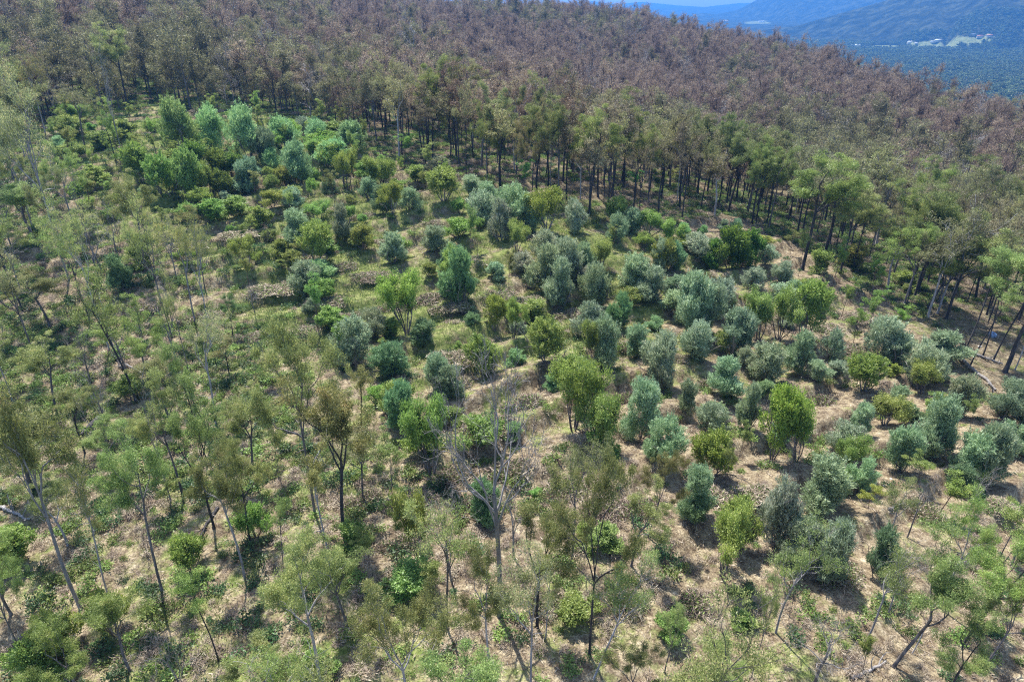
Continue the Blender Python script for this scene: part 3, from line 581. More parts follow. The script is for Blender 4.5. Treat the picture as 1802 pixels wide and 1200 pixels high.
each('dry', [(820,460,438,50),(745,530,498,56),(700,540,515,50),(955,420,405,40),(880,520,495,44),(790,545,515,54),(930,535,508,36),(795,640,585,62),(800,680,640,50),(660,490,465,50),(540,460,430,50),(480,520,485,56),(575,540,505,50),(610,560,530,44),(1000,560,525,44),(1110,610,580,40),
 (1190,640,610,30),(1100,700,660,40),(1250,680,645,36),(1375,690,655,44),(1440,700,668,46),(1490,745,715,46),(1470,765,735,60),(1240,885,850,70),(1320,880,845,60),(1500,625,590,46),(1450,585,560,50),(1400,760,735,40),(1600,800,770,40),(1510,560,540,44),(860,760,690,70),(920,720,650,60),(1000,860,800,60),(720,890,835,66),
 (800,840,780,60),(640,880,840,50),(1060,890,850,60),(1130,900,850,54),(900,830,770,60),(440,600,570,50),(350,560,530,50),(540,590,560,44),(1210,1070,1020,60),(1100,1060,1010,60),(960,1060,1000,50),(700,960,920,50),(1630,900,860,50),(1750,900,870,50),(1560,640,615,30),(1350,620,600,26),(1210,500,480,30),(600,470,440,40),
 (690,430,405,36),(520,345,325,34),(640,380,360,34),(760,400,382,30),(560,370,352,30),(1480,1010,960,60),(1290,560,540,26),(850,600,575,30),(420,420,395,46),(330,440,410,46),(250,540,510,44)], W, 'low dry tan mound with green shoots', 'dry shrub', 'low dry mounds on the terraces')
for o_ in THINGS:
    if o_[1] == 'dry':
        o_[0].scale = (o_[0].scale[0], o_[0].scale[1], max(.7, min(1.6, o_[9] * .5)) / .8); o_[0].scale[0] *= 1.2; o_[0].scale[1] *= 1.2; o_[0].rotation_euler = (0, 0, TANG + rnd.uniform(-.3, .3))
each('twiggy', [(705,580,530,40),(345,440,400,40),(640,690,610,40),(745,760,690,40),(1285,640,590,26),(1450,500,470,30),(560,620,560,40),(1385,840,770,60),(1700,860,820,40),(470,440,405,34),(400,300,260,30),(1275,520,480,36),(730,420,380,30),(590,420,385,30),(1600,690,650,40),(870,700,640,36),(1230,835,800,40),(240,920,870,60),(520,1090,1040,60),(320,1150,1100,60),(820,1000,950,50),(1250,1120,1060,50),(160,640,590,50),(60,780,730,50),(420,760,700,60),(260,980,920,60),(500,870,810,60),(590,1020,960,60),(660,1080,1010,60),(420,1120,1060,60),(560,800,740,50),(450,650,600,50),(120,520,460,50),(210,420,360,50),(380,680,640,40),(900,1150,1100,50),(1020,1040,980,50),(780,930,880,50),(1390,1080,1010,70),(1480,1100,1040,60),(1620,1080,1010,60),(60,360,300,50),(120,420,360,50),(300,500,440,50)], W, 'grey leafless twiggy shrub', 'twiggy shrub', 'grey twiggy shrubs')
each('bare', [(1262,480,430,16),(450,560,500,40),(760,720,660,36)], W, 'small bare grey sapling', 'bare tree', 'bare trees in the grove', 'bark_mid')
each('sapling', [(827,460,360,30,(.75,1,.6)),(895,520,440,26),(1275,862,770,30),(1465,497,415,30,(.8,1.1,.6)),(1405,487,400,24),(1530,520,440,30,(.75,1.1,.6)),(1535,560,500,34,(.75,1.1,.6)),(1500,610,530,34,(.75,1.1,.6)),(1525,590,520,34,(.75,1.1,.6)),(1505,690,622,20),(1640,765,690,44,(.8,1,.6)),(1700,770,700,30),
 (560,590,480,44,(.75,1.1,.6)),(440,520,440,30),(600,640,560,30,(.8,1.1,.6)),(715,585,500,30),(700,1000,880,44),(650,1000,930,44),(520,470,420,30),(1525,905,845,46,(1.1,1.1,.5)),(1505,860,830,30),(1610,860,800,50,(1,1.1,.6)),(1650,905,830,60,(1,1.1,.6)),(1300,800,740,30),(840,450,400,30),(450,350,300,30),(590,370,300,30),(300,890,835,40),(1390,450,395,24),(1180,330,290,30),
 (1060,330,250,34,(.7,1.3,.7)),(920,360,280,34,(.7,1.3,.7)),(712,292,235,36,(.8,1.1,.5)),(760,310,250,30),(1120,350,300,30,(.5,1,.5)),(1080,440,395,20),(1580,600,540,34,(.8,1.1,.5)),(1480,560,500,30,(.8,1.1,.5)),(215,300,180,30,(.8,.9,.6)),(130,300,220,30),(160,380,300,34)], (1, 1, .7), 'slender small-crowned gum sapling', 'gum sapling', 'gum saplings in and around the grove')

# foreground woodland gums: base x, base y, top y, crown width, kind, bark, tint, lean, description
KH = (1.08, 1.04, .84); GR = (.93, 1.04, .78); LG = (1.0, 1.14, .72); BR = (1.15, .98, .78); GY = (1.15, 1.05, 1.1)
GUMS = [
 (123,494,100,120,'sparse','bark_pale',GY,0,'tall pale-trunked gum with a thin grey crown in the upper left'),
 (192,614,330,80,'sparse','bark_pale',KH,0,'pale gum with twin parallel trunks and a sparse crown'),
 (303,592,340,80,'sparse','bark_mid',KH,0,'forked slender gum with thin twigs and almost no leaves'),
 (373,617,365,60,'sparse','bark_pale',KH,0,'straight thin grey gum with a bare top above the tan slope'),
 (343,692,470,46,'sparse','bark_mid',KH,0,'very thin brown-stemmed gum left of the khaki-crowned gum'),
 (70,642,425,100,'sparse','bark_mid',GY,0,'gum with a wide grey twiggy crown at the left edge'),
 (24,712,520,70,'sparse','bark_pale',KH,.05,'pale blue-grey trunk bending at the left edge'),
 (260,668,530,110,'gum','bark_mid',LG,0,'short gum with a rounded bright lime crown'),
 (322,872,650,110,'gum','bark_mid',KH,0,'dark forked gum with a thin khaki crown below the lime one'),
 (553,897,552,150,'gum','bark_mid',KH,0,'big gum with a broad khaki crown over the left of the grove'),
 (609,952,655,130,'gum','bark_dark',BR,0,'black-trunked gum with a brown-green open crown'),
 (945,1098,858,130,'gum','bark_dark',KH,0,'gum with a stout black trunk and flat khaki crown'),
 (1037,1152,815,150,'gum','bark_dark',KH,0,'tall dark gum with an uneven open crown beside the leaning pale gum'),
 (1045,1192,960,130,'sparse','bark_pale',GR,.30,'pale gum leaning strongly to the right'),
 (140,1062,650,130,'gum','bark_pale',KH,0,'large pale gum with a thick trunk in the lower left'),
 (190,1047,780,90,'sparse','bark_pale',KH,0,'slender pale gum right of the thick-trunked gum'),
 (286,1042,765,110,'gum','bark_mid',GR,0,'gum with a long dark trunk in the lower left'),
 (430,1012,780,90,'gum','bark_pale',KH,0,'pale slender gum with a leafy khaki crown'),
 (376,927,685,100,'gum','bark_dark',GR,0,'dark gum with two steep limbs and a green-khaki crown'),
 (566,1215,935,170,'gum','bark_pale',KH,0,'gum with a very broad olive-brown crown at the bottom edge'),
 (720,1250,990,180,'gum','bark_pale',KH,0,'gum with a wide crown and several pale stems at the bottom edge'),
 (383,1157,1015,84,'slim','bark_dark',LG,0,'young gum with a thin black stem and rounded green crown'),
 (44,1165,960,90,'gum','bark_mid',GR,0,'gum with a dark trunk at the lower left edge'),
 (1322,1192,1010,60,'sparse','bark_mid',GR,0,'curved dark gum nearly bare of leaves at the bottom edge'),
 (1520,1135,940,110,'sparse','bark_pale',GR,.2,'grey gum leaning right with sparse green leaves'),
 (1572,1175,960,120,'gum','bark_mid',GR,.15,'leaning gum with a grey-black trunk near the bottom edge'),
 (1690,1140,920,140,'gum','bark_dark',LG,.3,'dark gum leaning right with a bright green crown at the right edge'),
 (1605,1150,960,60,'sparse','bark_pale',GR,.15,'thin pale gum between the leaning gums in the lower right'),
 (1560,960,840,90,'sparse','bark_pale',GR,.12,'pale forked gum standing over the dry slope in the lower right'),
 (1412,472,265,130,'gum','bark_dark',LG,.12,'broad forked gum with a pale green crown on the far edge of the clearing'),
 (1478,482,330,90,'gum','bark_dark',KH,.1,'group-grown dark gum right of the broad forked gum'),
 (1692,629,440,90,'slim','bark_dark',GR,.16,'black trunk leaning right at the fallen logs, first from the left'),
 (1707,643,480,70,'slim','bark_dark',GR,.12,'black trunk at the fallen logs, second from the left'),
 (1729,627,450,80,'slim','bark_dark',GR,.03,'black trunk rising just left of the pale boulder'),
 (1748,633,440,80,'slim','bark_dark',KH,.1,'black trunk rising just right of the pale boulder'),
 (1768,657,420,120,'gum','bark_dark',GR,.2,'thick twin black trunk leaning right beyond the fallen logs'),
 (1786,650,520,70,'slim','bark_pale',GR,.08,'thin pale trunk behind the thick black one'),
 (1792,690,540,70,'gum','bark_dark',GR,.1,'black trunk at the right edge below the fallen logs'),
 (1650,548,400,90,'gum','bark_pale',GR,.08,'pale trunk with a bushy green crown on the right forest edge'),
 (1630,545,430,80,'gum','bark_dark',LG,.12,'black trunk under a bright green crown on the right forest edge'),
 (1590,540,400,110,'gum','bark_mid',LG,.05,'round-crowned green gum on the right forest edge'),
 (1665,560,380,110,'gum','bark_dark',KH,.05,'khaki-crowned gum towering over the right forest edge'),
 (225,195,40,70,'gum','bark_dark',KH,0,'dark gum at the top left edge of the forest'),
 (205,290,150,40,'sparse','bark_dark',KH,0,'thin dark gum with several bare stems in the upper left'),
 (410,592,515,50,'gum','bark_dark',(.5,.65,.5),0,'small dark gum with a round black-green crown'),
 (405,665,595,50,'slim','bark_dark',BR,0,'small brownish gum left of the big khaki-crowned gum'),
 (640,790,640,60,'slim','bark_dark',BR,0,'thin gum with a small brown crown beside the olives'),
 (640,880,750,110,'sparse','bark_mid',GY,.1,'grey gum with crooked pale limbs and few leaves'),
 (100,720,600,90,'gum','bark_mid',KH,0,'khaki gum beside the left edge'),
 (60,860,740,120,'gum','bark_mid',KH,0,'khaki gum with a flat crown at the left edge'),
 (150,800,680,100,'gum','bark_dark',KH,0,'khaki gum over a fallen dark log'),
 (210,850,730,90,'gum','bark_mid',GR,0,'green-khaki gum behind the long dark trunk'),
 (450,850,690,90,'gum','bark_mid',KH,0,'khaki gum between two forked gums'),
 (120,960,840,90,'gum','bark_pale',GR,0,'green gum below the thick pale trunk'),
 (20,1080,940,110,'gum','bark_mid',LG,0,'lime-tinged gum at the lower left edge'),
 (230,1180,1040,100,'gum','bark_mid',LG,0,'small lime-green gum low in the lower left'),
 (150,1235,1090,130,'gum','bark_mid',LG,0,'bright lime-green gum at the bottom left edge'),
 (480,1240,1130,110,'gum','bark_mid',KH,0,'khaki gum cut by the bottom edge'),
 (860,1160,960,110,'gum','bark_pale',KH,0,'khaki gum in front of the bare white-trunked tree'),
 (960,1120,980,60,'slim','bark_pale',KH,0,'thin multi-stemmed pale gum beside the stout black trunk'),
 (1110,1000,860,90,'gum','bark_mid',KH,.1,'open khaki gum on the tan slope'),
 (1140,950,800,80,'gum','bark_mid',BR,.15,'brownish gum with crooked limbs on the tan slope'),
 (1170,1180,1060,80,'sparse','bark_mid',GR,0,'sparse dark-stemmed gum at the bottom edge'),
 (1260,1230,1120,90,'gum','bark_mid',GR,0,'small green gum beside the bottom edge, left of the curved dark gum'),
 (1430,1210,1090,140,'bare','bark_mid',W,.1,'wide bare gum with many thin grey limbs at the bottom edge'),
 (1730,1180,1030,110,'gum','bark_mid',GR,.15,'green gum in the lower right corner'),
 (1660,1240,1080,120,'gum','bark_dark',GR,.1,'dark green gum cut by the bottom edge on the right'),
 (1800,1130,950,110,'gum','bark_dark',LG,.15,'bright green gum cut by the right edge'),
 (1110,1235,1150,110,'gum','bark_mid',KH,0,'round olive-brown gum crown at the bottom edge'),
 (1760,980,880,70,'sapling','bark_mid',LG,0,'young green gum at the right edge of the dry slope'),
 (690,870,760,60,'sapling','bark_mid',GR,0,'young gum over a dark shrub left of the white tree'),
 (610,1100,960,90,'gum','bark_mid',GR,0,'green gum behind the wide-crowned bottom gum'),
 (300,740,620,80,'gum','bark_mid',KH,0,'khaki gum below the thin brown-stemmed gum'),
 (500,1010,880,60,'slim','bark_mid',GR,0,'slim green gum in the lower middle left'),
 (90,580,470,90,'gum','bark_mid',KH,0,'khaki gum beneath the grey twiggy crown'),
 (20,500,380,80,'gum','bark_mid',GR,0,'green gum at the left edge, upper half'),
 (60,420,320,80,'gum','bark_mid',GR,0,'green gum beside the tall pale trunk'),
 (180,480,360,80,'sparse','bark_mid',KH,0,'sparse khaki gum right of the tall pale trunk'),
 (30,330,200,90,'sparse','bark_mid',GY,0,'grey wispy gum at the upper left edge'),
 (150,260,140,80,'sparse','bark_mid',GY,0,'grey wispy gum at the clearing corner in the upper left'),
 (260,420,330,60,'sparse','bark_brown',BR,0,'brownish sparse gum over the upper left scrub'),
 (345,420,360,50,'sparse','bark_brown',BR,0,'small brownish gum among the upper left scrub'),
 (500,680,610,60,'sapling','bark_mid',KH,0,'small khaki gum behind the big khaki crown'),
]
for bx, by, ty, w, kind, bark, tint, lean, lab in GUMS:
    at(kind, bx, by, ty, w, tint, bark, lean=lean, label='!' + lab, cat='bare tree' if kind == 'bare' else 'gum tree', group='gum trees of the open woodland')
o_ = at('bare', 878, 1082, 615, 235, W, 'bark_bare', label='!tall bare white-trunked tree spreading grey leafless limbs in the middle', cat='bare tree', var=0)
for bx, by, ty, w, lab in [(792,1010,850,90,'small bare grey tree left of the white-trunked tree'),(1200,340,180,60,'grey leafless tree on the far edge of the clearing'),(222,300,60,40,'bare pale stag standing out of the upper left forest'),(300,880,640,60,'broken pale stag with few limbs'),(1560,1090,930,70,'bare pale leaning tree in the lower right')]:
    at('bare', bx, by, ty, w, W, 'bark_bare', label='!' + lab, cat='bare tree', group='bare grey trees')

# the woodland between: gums filling the left and the bottom, the same for every run
X, Y = jitter_grid(-190, 120, 22, 190, 6.6)
ok, px, py, d = inview(X, Y, m=60)
cl = inpoly(X, Y, CLEAR); left = (px < 560) | (py > 980)
sel = ok & ~cl & left & (py > 215) & (RG.uniform(0, 1, len(X)) < .8)
taken = np.array([(t[4], t[5]) for t in THINGS if t[1] in ('gum', 'sparse', 'slim', 'bare')])
WOODF = []
for i in np.where(sel)[0]:
    if np.min(np.hypot(taken[:, 0] - X[i], taken[:, 1] - Y[i])) < 3.8: continue
    kd = rnd.choices(['gum', 'sparse', 'slim', 'sapling', 'bare'], [.20, .40, .19, .06, .15])[0]
    ht = {'gum': rnd.uniform(12, 19), 'sparse': rnd.uniform(14, 21), 'slim': rnd.uniform(11, 18), 'sapling': rnd.uniform(4, 8), 'bare': rnd.uniform(7, 13)}[kd] * (.78 if d[i] < 62 else 1)
    wd = {'gum': ht * .40, 'sparse': ht * .38, 'slim': ht * .28, 'sapling': ht * .4, 'bare': ht * .4}[kd]
    bark = rnd.choice(['bark_pale', 'bark_pale', 'bark_mid', 'bark_dark']); ti = rnd.choice([('khaki', KH), ('green', GR), ('lime-tinged', (1.0, 1.1, .74)), ('brownish', BR), ('grey-green', GY), ('khaki', KH), ('grey-green', (1.02, 1.02, .95))])
    bark = rnd.choice(['bark_bare', 'bark_mid']) if kd == 'bare' else bark
    o = put(kd, float(X[i]), float(Y[i]), ht, wd, ti[1], bark, var=rnd.choice([1, 2]) if kd == 'bare' else None)
    pxx, pyy, _ = project(X[i], Y[i], H1(X[i], Y[i]) + ht * .6)
    sz = 'tall' if ht > 14 else 'small' if ht < 8 else 'middling'
    lab = ('%s leafless %s tree' % (sz, 'pale' if bark == 'bark_bare' else 'dark-grey')) if kd == 'bare' else '%s %s gum with %s %s crown' % (sz, {'bark_pale': 'pale-stemmed', 'bark_mid': 'grey-stemmed', 'bark_dark': 'black-stemmed', 'bark_bare': 'pale'}[bark], 'thin' if kd == 'sparse' else 'leafy', ti[0])
    THINGS.append([o, kd, float(pxx), float(pyy), X[i], Y[i], lab, 'bare tree' if kd == 'bare' else 'gum tree' if kd != 'sapling' else 'gum sapling', 'bare grey trees' if kd == 'bare' else 'gum trees of the open woodland' if kd != 'sapling' else 'gum saplings in and around the grove', ht, wd])

# shrubs and young trees filling the open upper and middle left of the clearing, and the right forest edge
def fill(px0, px1, py0, py1, m, poly=None, kinds=None, hs=(1.5, 3.6), seed=5, where=None, mind=2.3):
    rg = random.Random(seed); done_ = [(t[4], t[5]) for t in THINGS]
    for q in range(m):
        bx, by = rg.uniform(px0, px1), rg.uniform(py0, py1)
        if poly is not None and not bool(inpoly(bx, by, poly)): continue
        x, y = G(bx, by); x, y = float(x[0]), float(y[0])
        if min(math.hypot(x - a_, y - b_) for a_, b_ in done_) < mind: continue
        kd, col_, desc, cat, grp, asp = rg.choice(kinds); ht = rg.uniform(*hs) * (1.5 if kd == 'sapling' else 1); c_ = tuple(v * rg.uniform(.88, 1.12) for v in col_)
        o = put(kd, x, y, ht, ht * asp * rg.uniform(.8, 1.25), c_, lean=(rg.uniform(0, .22), 0) if kd == 'bare' and bx > 1000 else (0, 0), bark='bark_mid' if kd == 'bare' and rg.random() < .5 else None, var=rg.choice([1, 2]) if kd == 'bare' else None); done_.append((x, y)); z = H1(x, y); qx, qy, _ = project(x, y, z + ht / 2)
        THINGS.append([o, kd, float(qx), float(qy), x, y, desc, cat, grp, ht, 0])
LB_ = ('bushy', (.9, 1.04, 1.1), 'pale green feathery bush', 'leafy bush', 'bright green bushes', 1.15)
LW_ = ('wattle', (.93, 1.04, 1.05), 'small pale-green wattle', 'wattle shrub', WG, .95)
LS_ = ('sapling', (1.05, 1.2, .7), 'pale green young gum', 'gum sapling', 'gum saplings in and around the grove', .42)
LO_ = ('olive', (1.05, 1.0, .95), 'small silver-green olive', 'olive tree', OG, .9)
LT_ = ('twiggy', W, 'small grey twiggy shrub', 'twiggy shrub', 'grey twiggy shrubs', 1.0)
LG_ = ('oliveg', (1.05, .95, .95), 'grey-tipped small olive', 'olive tree', OG, .9)
fill(90, 640, 215, 300, 110, [(90,250),(150,205),(250,195),(520,208),(680,262),(700,300),(500,300),(100,300)], [LW_, LS_, LS_, LS_, LB_], (2.4, 5), 12, mind=2.0)
fill(90, 640, 230, 470, 190, [(90,250),(250,205),(520,215),(640,270),(700,330),(660,420),(560,470),(300,470),(150,400)], [LB_, LB_, LW_, LW_, LS_, LS_, LT_, LO_], (1.6, 3.8), 5)
fill(480, 900, 205, 340, 110, [(480,215),(640,250),(830,325),(880,345),(700,350),(600,300)], [LW_, LS_, LS_, LB_, LG_], (2, 4.5), 6)
fill(300, 900, 420, 800, 120, [(300,440),(560,430),(900,520),(950,700),(800,790),(650,700),(560,600),(380,520)], [LB_, LW_, LT_, LO_, LT_, LB_], (1.0, 2.6), 7)
fill(1000, 1800, 380, 760, 150, [(1000,380),(1160,395),(1300,375),(1440,430),(1600,520),(1650,620),(1650,590),(1560,440),(1480,400),(1300,340),(1150,370),(1000,370)], [LS_, LS_, LB_, LB_, LW_], (1.8, 3.6), 8)
fill(900, 1800, 620, 1180, 70, [(900,700),(1300,640),(1802,700),(1802,1150),(1000,1150)], [LT_, LB_, LT_, LB_], (.7, 1.6), 9, mind=3.2)
def row_fill(poly, kinds, hs, seed, step=4.6):
    rg = random.Random(seed); done_ = [(t[4], t[5]) for t in THINGS]; c_, s_ = math.cos(TANG), math.sin(TANG)
    for k in range(5, 34):
        off = (k + .62) * 6.6
        for q in range(-40, 60):
            a_ = q * step + rg.uniform(-.7, .7); o_ = off + rg.uniform(-.5, .5)
            x, y = c_ * a_ - s_ * o_, s_ * a_ + c_ * o_
            if y < 30: continue
            z = H1(x, y); ax_, ay_, _ = project(x, y, z)
            if not bool(inpoly(float(ax_), float(ay_), poly)): continue
            if min(math.hypot(x - u_, y - v_) for u_, v_ in done_) < 2.7 or rg.random() < .12: continue
            kd, col_, desc, cat, grp, asp = rg.choice(kinds); ht = rg.uniform(*hs); cc_ = tuple(v * rg.uniform(.88, 1.12) for v in col_)
            o = put(kd, x, y, ht, ht * asp * rg.uniform(.8, 1.25), cc_, z=z); done_.append((x, y)); qx, qy, _ = project(x, y, z + ht / 2)
            THINGS.append([o, kd, float(qx), float(qy), x, y, desc, cat, grp, ht, 0])
RO_ = ('olive', (1.0, 1.02, .92), 'middling silver-green olive', 'olive tree', OG, .95); RM_ = ('olive', (.85, 1.0, .72), 'middling mid-green olive', 'olive tree', OG, .95)
row_fill([(430,330),(640,330),(830,350),(1000,430),(1130,520),(1120,640),(1020,720),(860,800),(700,770),(600,680),(520,560),(400,500)], [RO_, RM_, RM_, LW_, LG_, LB_], (2.0, 3.6), 21)
row_fill([(1130,400),(1300,400),(1480,560),(1640,640),(1802,720),(1802,860),(1560,900),(1300,820),(1180,720),(1130,560)], [RO_, RO_, RM_, LG_, LW_], (1.8, 3.2), 22, 5.0)
fill(560, 1800, 950, 1190, 120, [(560,930),(1802,930),(1802,1200),(560,1200)], [LT_, LT_, LB_, LS_, LS_], (1.2, 3.0), 23, mind=2.4)
LD_ = ('bare', W, 'thin leafless grey tree', 'bare tree', 'bare grey trees', .45)
fill(500, 1800, 900, 1190, 46, None, [LD_], (5, 9), 24, mind=3.0)
fill(0, 420, 250, 700, 40, None, [LD_], (7, 12), 25, mind=3.0)
# ------------------------------------------------------------------ the forest on the hill: the nearest trees one by one, the rest as one mass
X, Y = jitter_grid(-620, 560, 60, 760, 5.0)
r = np.hypot(X, Y); az = np.arctan2(X, Y); rc = np.interp(az, CAz, CRr)
Z = H(X, Y); px, py, d = project(X, Y, Z); _, pt, _ = project(X, Y, Z + 16)
cl = inpoly(X, Y, CLEAR)
beyond = ((py < np.interp(px, [-200,60,250,500,700,830,1000,1150,1300,1420,1560,1700,1802,2100], [260,235,188,205,285,318,392,396,386,438,530,655,700,860])))
ok = (px > -120) & (px < 1920) & (py > -60) & (r < rc * 1.25) & ~cl & beyond & (Y > 30) & (RG.uniform(0, 1, len(X)) < .9)
ok &= ~((px > 1640) & (py > 520) & (py < 740) & (d < 112) & (RG.uniform(0, 1, len(X)) < .93)); ok &= ~((px > 1620) & (d < 105) & (RG.uniform(0, 1, len(X)) < .4))
idx = np.where(ok)[0]; idx = idx[np.argsort(d[idx])]
NI = 235; FT = idx[:NI]; REST = idx[NI:]
for i in FT:
    ht = rnd.uniform(13, 20); kd = 'scorched' if rnd.random() < .8 else 'gum'
    green = fbm(np.array([X[i] / 40]), np.array([Y[i] / 40]), 31)[0] + .03 + (.12 if px[i] > 1400 else 0)
    if green > .56: c = rnd.choice([(1.05, 1.25, .8), (1.1, 1.3, .75), (1.0, 1.15, .85)])
    elif green > .45: c = rnd.choice([(1.1, 1.2, .8), (1.15, 1.15, 1.0), (1.2, 1.3, .8)])
    else: c = rnd.choice([(1.2, 1.0, .9), (1.3, 1.1, 1.1), (1.1, 1.1, .9)])
    if kd == 'gum': c = (c[0] * .8, c[1] * .75, c[2] * .8)
    bk = rnd.choices(['bark_dark', 'bark_mid', 'bark_pale'], [.68, .22, .1])[0]
    o = put(kd, float(X[i]), float(Y[i]), ht, ht * rnd.uniform(.36, .52), c, bk, z=float(Z[i])); o.name = 'forest_tree'
    where = 'top left' if px[i] < 600 else 'upper middle' if px[i] < 1250 else 'right'
    pxx, pyy, _ = project(X[i], Y[i], Z[i] + ht * .6)
    tone = 'green' if green > .56 else 'khaki' if green > .45 else 'brown'
    stem = {'bark_dark': 'black-trunked', 'bark_mid': 'grey-trunked', 'bark_pale': 'pale-trunked'}[bk]
    THINGS.append([o, kd, float(pxx), float(pyy), X[i], Y[i], '%s %s-crowned forest-edge tree' % (stem, tone), 'forest tree', '%s %s-crowned trees on the %s forest edge' % (stem, tone, where), ht, 0])
fw = []
for mt, bk, sd_ in (('wood_a', 'bark_dark', 800), ('wood_b', 'bark_mid', 820), ('wood_c', 'bark_pale', 840)):
    lst = []
    for q in range(5):
        tb, lb = make_gum(sd_ + q, 16, .4 + .05 * q, .65, {'wood_a': 38, 'wood_b': 52, 'wood_c': 20}[mt], limbs=5, depth=2, crad=1.35, LL=.62, LW=.11, k=4, r0=.19, one=True, minr=.05)
        lst.append(tb.mesh('hill_tree', [M[bk], M[mt]]))
    fw.append(lst)
g1 = fbm(X[REST] / 55, Y[REST] / 55, 31); g2 = RG.uniform(-.22, .22, len(REST)); dd = d[REST]
gg = g1 + g2 + .06 * (px[REST] < 560) + .09 * (1 - sstep(130, 240, dd)) - np.clip((dd - 170) / 900, 0, .16)
a = gg < .43; b = gg > .52; c = ~a & ~b
aa = a | (c & (RG.uniform(0, 1, len(REST)) < .55)); cc = c & ~aa
sc = RG.choice([.62, .85, 1.0, 1.18], len(REST), p=[.25, .35, .27, .13]) * RG.uniform(.85, 1.1, len(REST))
protos = fw[0] * 3 + fw[1] * 3 + fw[2]
# one mass: which of the three leaf colours a tree has follows the stand it belongs to
def mass(name, label, sel, src):
    return scatter(name, label, src, X[REST][sel], Y[REST][sel], sc[sel], -.3)
mass('hillside_forest', 'dense brown-leaved forest covering the hill behind the clearing', aa, fw[0])
mass('hillside_khaki_forest', 'khaki-green stands within the brown hillside forest', b, fw[1])
mass('hillside_grey_forest', 'grey twiggy stands within the brown hillside forest', cc, fw[2])

# distant woods in the valley
vx = []; vy = []
azs = RG.uniform(R(-4), R(40), 60000); rr = np.sqrt(RG.uniform(300 ** 2, 3300 ** 2, 60000)); keepp = rr < 5000
X2 = rr * np.sin(azs); Y2 = rr * np.cos(azs); rc2 = np.interp(azs, CAz, CRr); Z2 = H(X2, Y2)
p2x, p2y, d2 = project(X2, Y2, Z2 + 10)
fl = fieldness(X2, Y2)
k2 = (rr > rc2 * 1.25) & (p2x > 950) & (p2x < 1950) & (p2y < 420) & (fl < .5)
vb = []
for q in range(5):
    rng = np.random.default_rng(900 + q); mb = MB(); tips = [(np.array([rng.normal() * 1.7, rng.normal() * 1.7, rng.uniform(5, 9)]), None) for _ in range(7)]
    clump(rng, mb, tips, 26, 2.1, 1.7, .75, .7, 0); mb.tube([(0, 0, -1), (0, 0, 6)], [.3, .2], 4); vb.append(mb.mesh('valley_tree', [M['valley_leaf']]))
scatter('valley_woods', 'hazy blue-green woods filling the valley floor', vb, X2[k2], Y2[k2], RG.uniform(.8, 1.5, k2.sum()))

# undergrowth, grass and litter
us = {'a': [make_undershrub(950 + q, [M['under_leaf'], M['bark_brown']]) for q in range(4)],
      'b': [make_undershrub(960 + q, [M['dark_leaf'], M['bark_dark']]) for q in range(3)],
      'c': [make_undershrub(970 + q, [M['dry_twig'], M['bark_brown']], 240, .5, .4, .04) for q in range(4)]}
X, Y = jitter_grid(-210, 170, 20, 260, 1.15)
ok, px, py, d = inview(X, Y, m=60, zt=2)
cl = clear_soft(X, Y); nz = fbm(X / 9, Y / 9, 51, 3); n2 = fbm(X / 5, Y / 5, 63, 2)
leftw = np.maximum(1 - sstep(350, 1000, px + (py - 800) * .3), ((px > 1150) & (px < 1640) & (cl < .5) & (py < 640) & (d < 175)) * 1.0)
dens = np.where(cl > .5, .14 + .12 * (nz > .5) + .25 * (px < 1100) * (py > 560) + .22 * (px < 620), .5 + .5 * leftw)
base = ok & ~((px > 1650) & (py > 540) & (py < 700) & (RG.uniform(0, 1, len(X)) < .75)) & (RG.uniform(0, 1, len(X)) < dens * sstep(.30, .55, nz + .12 * leftw)) & ((d < 230))
u = RG.uniform(0, 1, len(X)); gl = .30 + .22 * leftw + .9 * (n2 - .5)
ka = base & (u < gl); kb = base & ~ka & (u < gl + .14 + .15 * leftw * (nz > .5)); kc = base & ~ka & ~kb
scatter('undergrowth', 'bright green undergrowth under the gums', us['a'], X[ka], Y[ka], RG.uniform(.45, 1.25, ka.sum()), zs=.9)
scatter('dark_undergrowth', 'dark green undergrowth in the woodland', us['b'], X[kb], Y[kb], RG.uniform(.5, 1.3, kb.sum()), zs=.9)
scatter('dry_undergrowth', 'dry tan twigs and bracken on the ground', us['c'], X[kc], Y[kc], RG.uniform(.4, 1.15, kc.sum()), zs=.8)
def tuft(seed, mat, n, L, Wd):
    rng = np.random.default_rng(seed); mb = MB(); c = rng.normal(size=(n, 3)) * np.array([.45, .45, 0]); c[:, 2] = L * .35
    mb.leaves(c, rng.normal(size=(n, 3)) * .6 + np.array([0, 0, .9]), L, Wd, rng); return mb.mesh('tuft', [M[mat]])
X, Y = jitter_grid(-150, 130, 30, 200, .75)
ok, px, py, d = inview(X, Y, m=30, zt=1); g = grassiness(X, Y) + .9 * (fbm(X / 3, Y / 3, 88, 2) - .5)
kg = ok & (g > .55); kl = ok & ~kg & (RG.uniform(0, 1, len(X)) < .55) & (d < 150)
scatter('grass', 'pale green grass between the terraces', [tuft(q, 'grass', 26, .3, .05) for q in range(4)], X[kg], Y[kg], RG.uniform(.6, 1.4, kg.sum()))
def litter(seed):
    rng = np.random.default_rng(seed); mb = MB(); n = 16; c = rng.normal(size=(n, 3)) * np.array([.45, .45, 0]); c[:, 2] = .05
    a = rng.normal(size=(n, 3)); a[:, 2] *= .25; mb.leaves(c, a, .38, .035, rng); return mb.mesh('litter', [M['dry_twig']])
scatter('leaf_litter', 'fallen bark and leaf litter on the tan ground', [litter(q) for q in range(4)], X[kl], Y[kl], RG.uniform(.6, 1.5, kl.sum()))

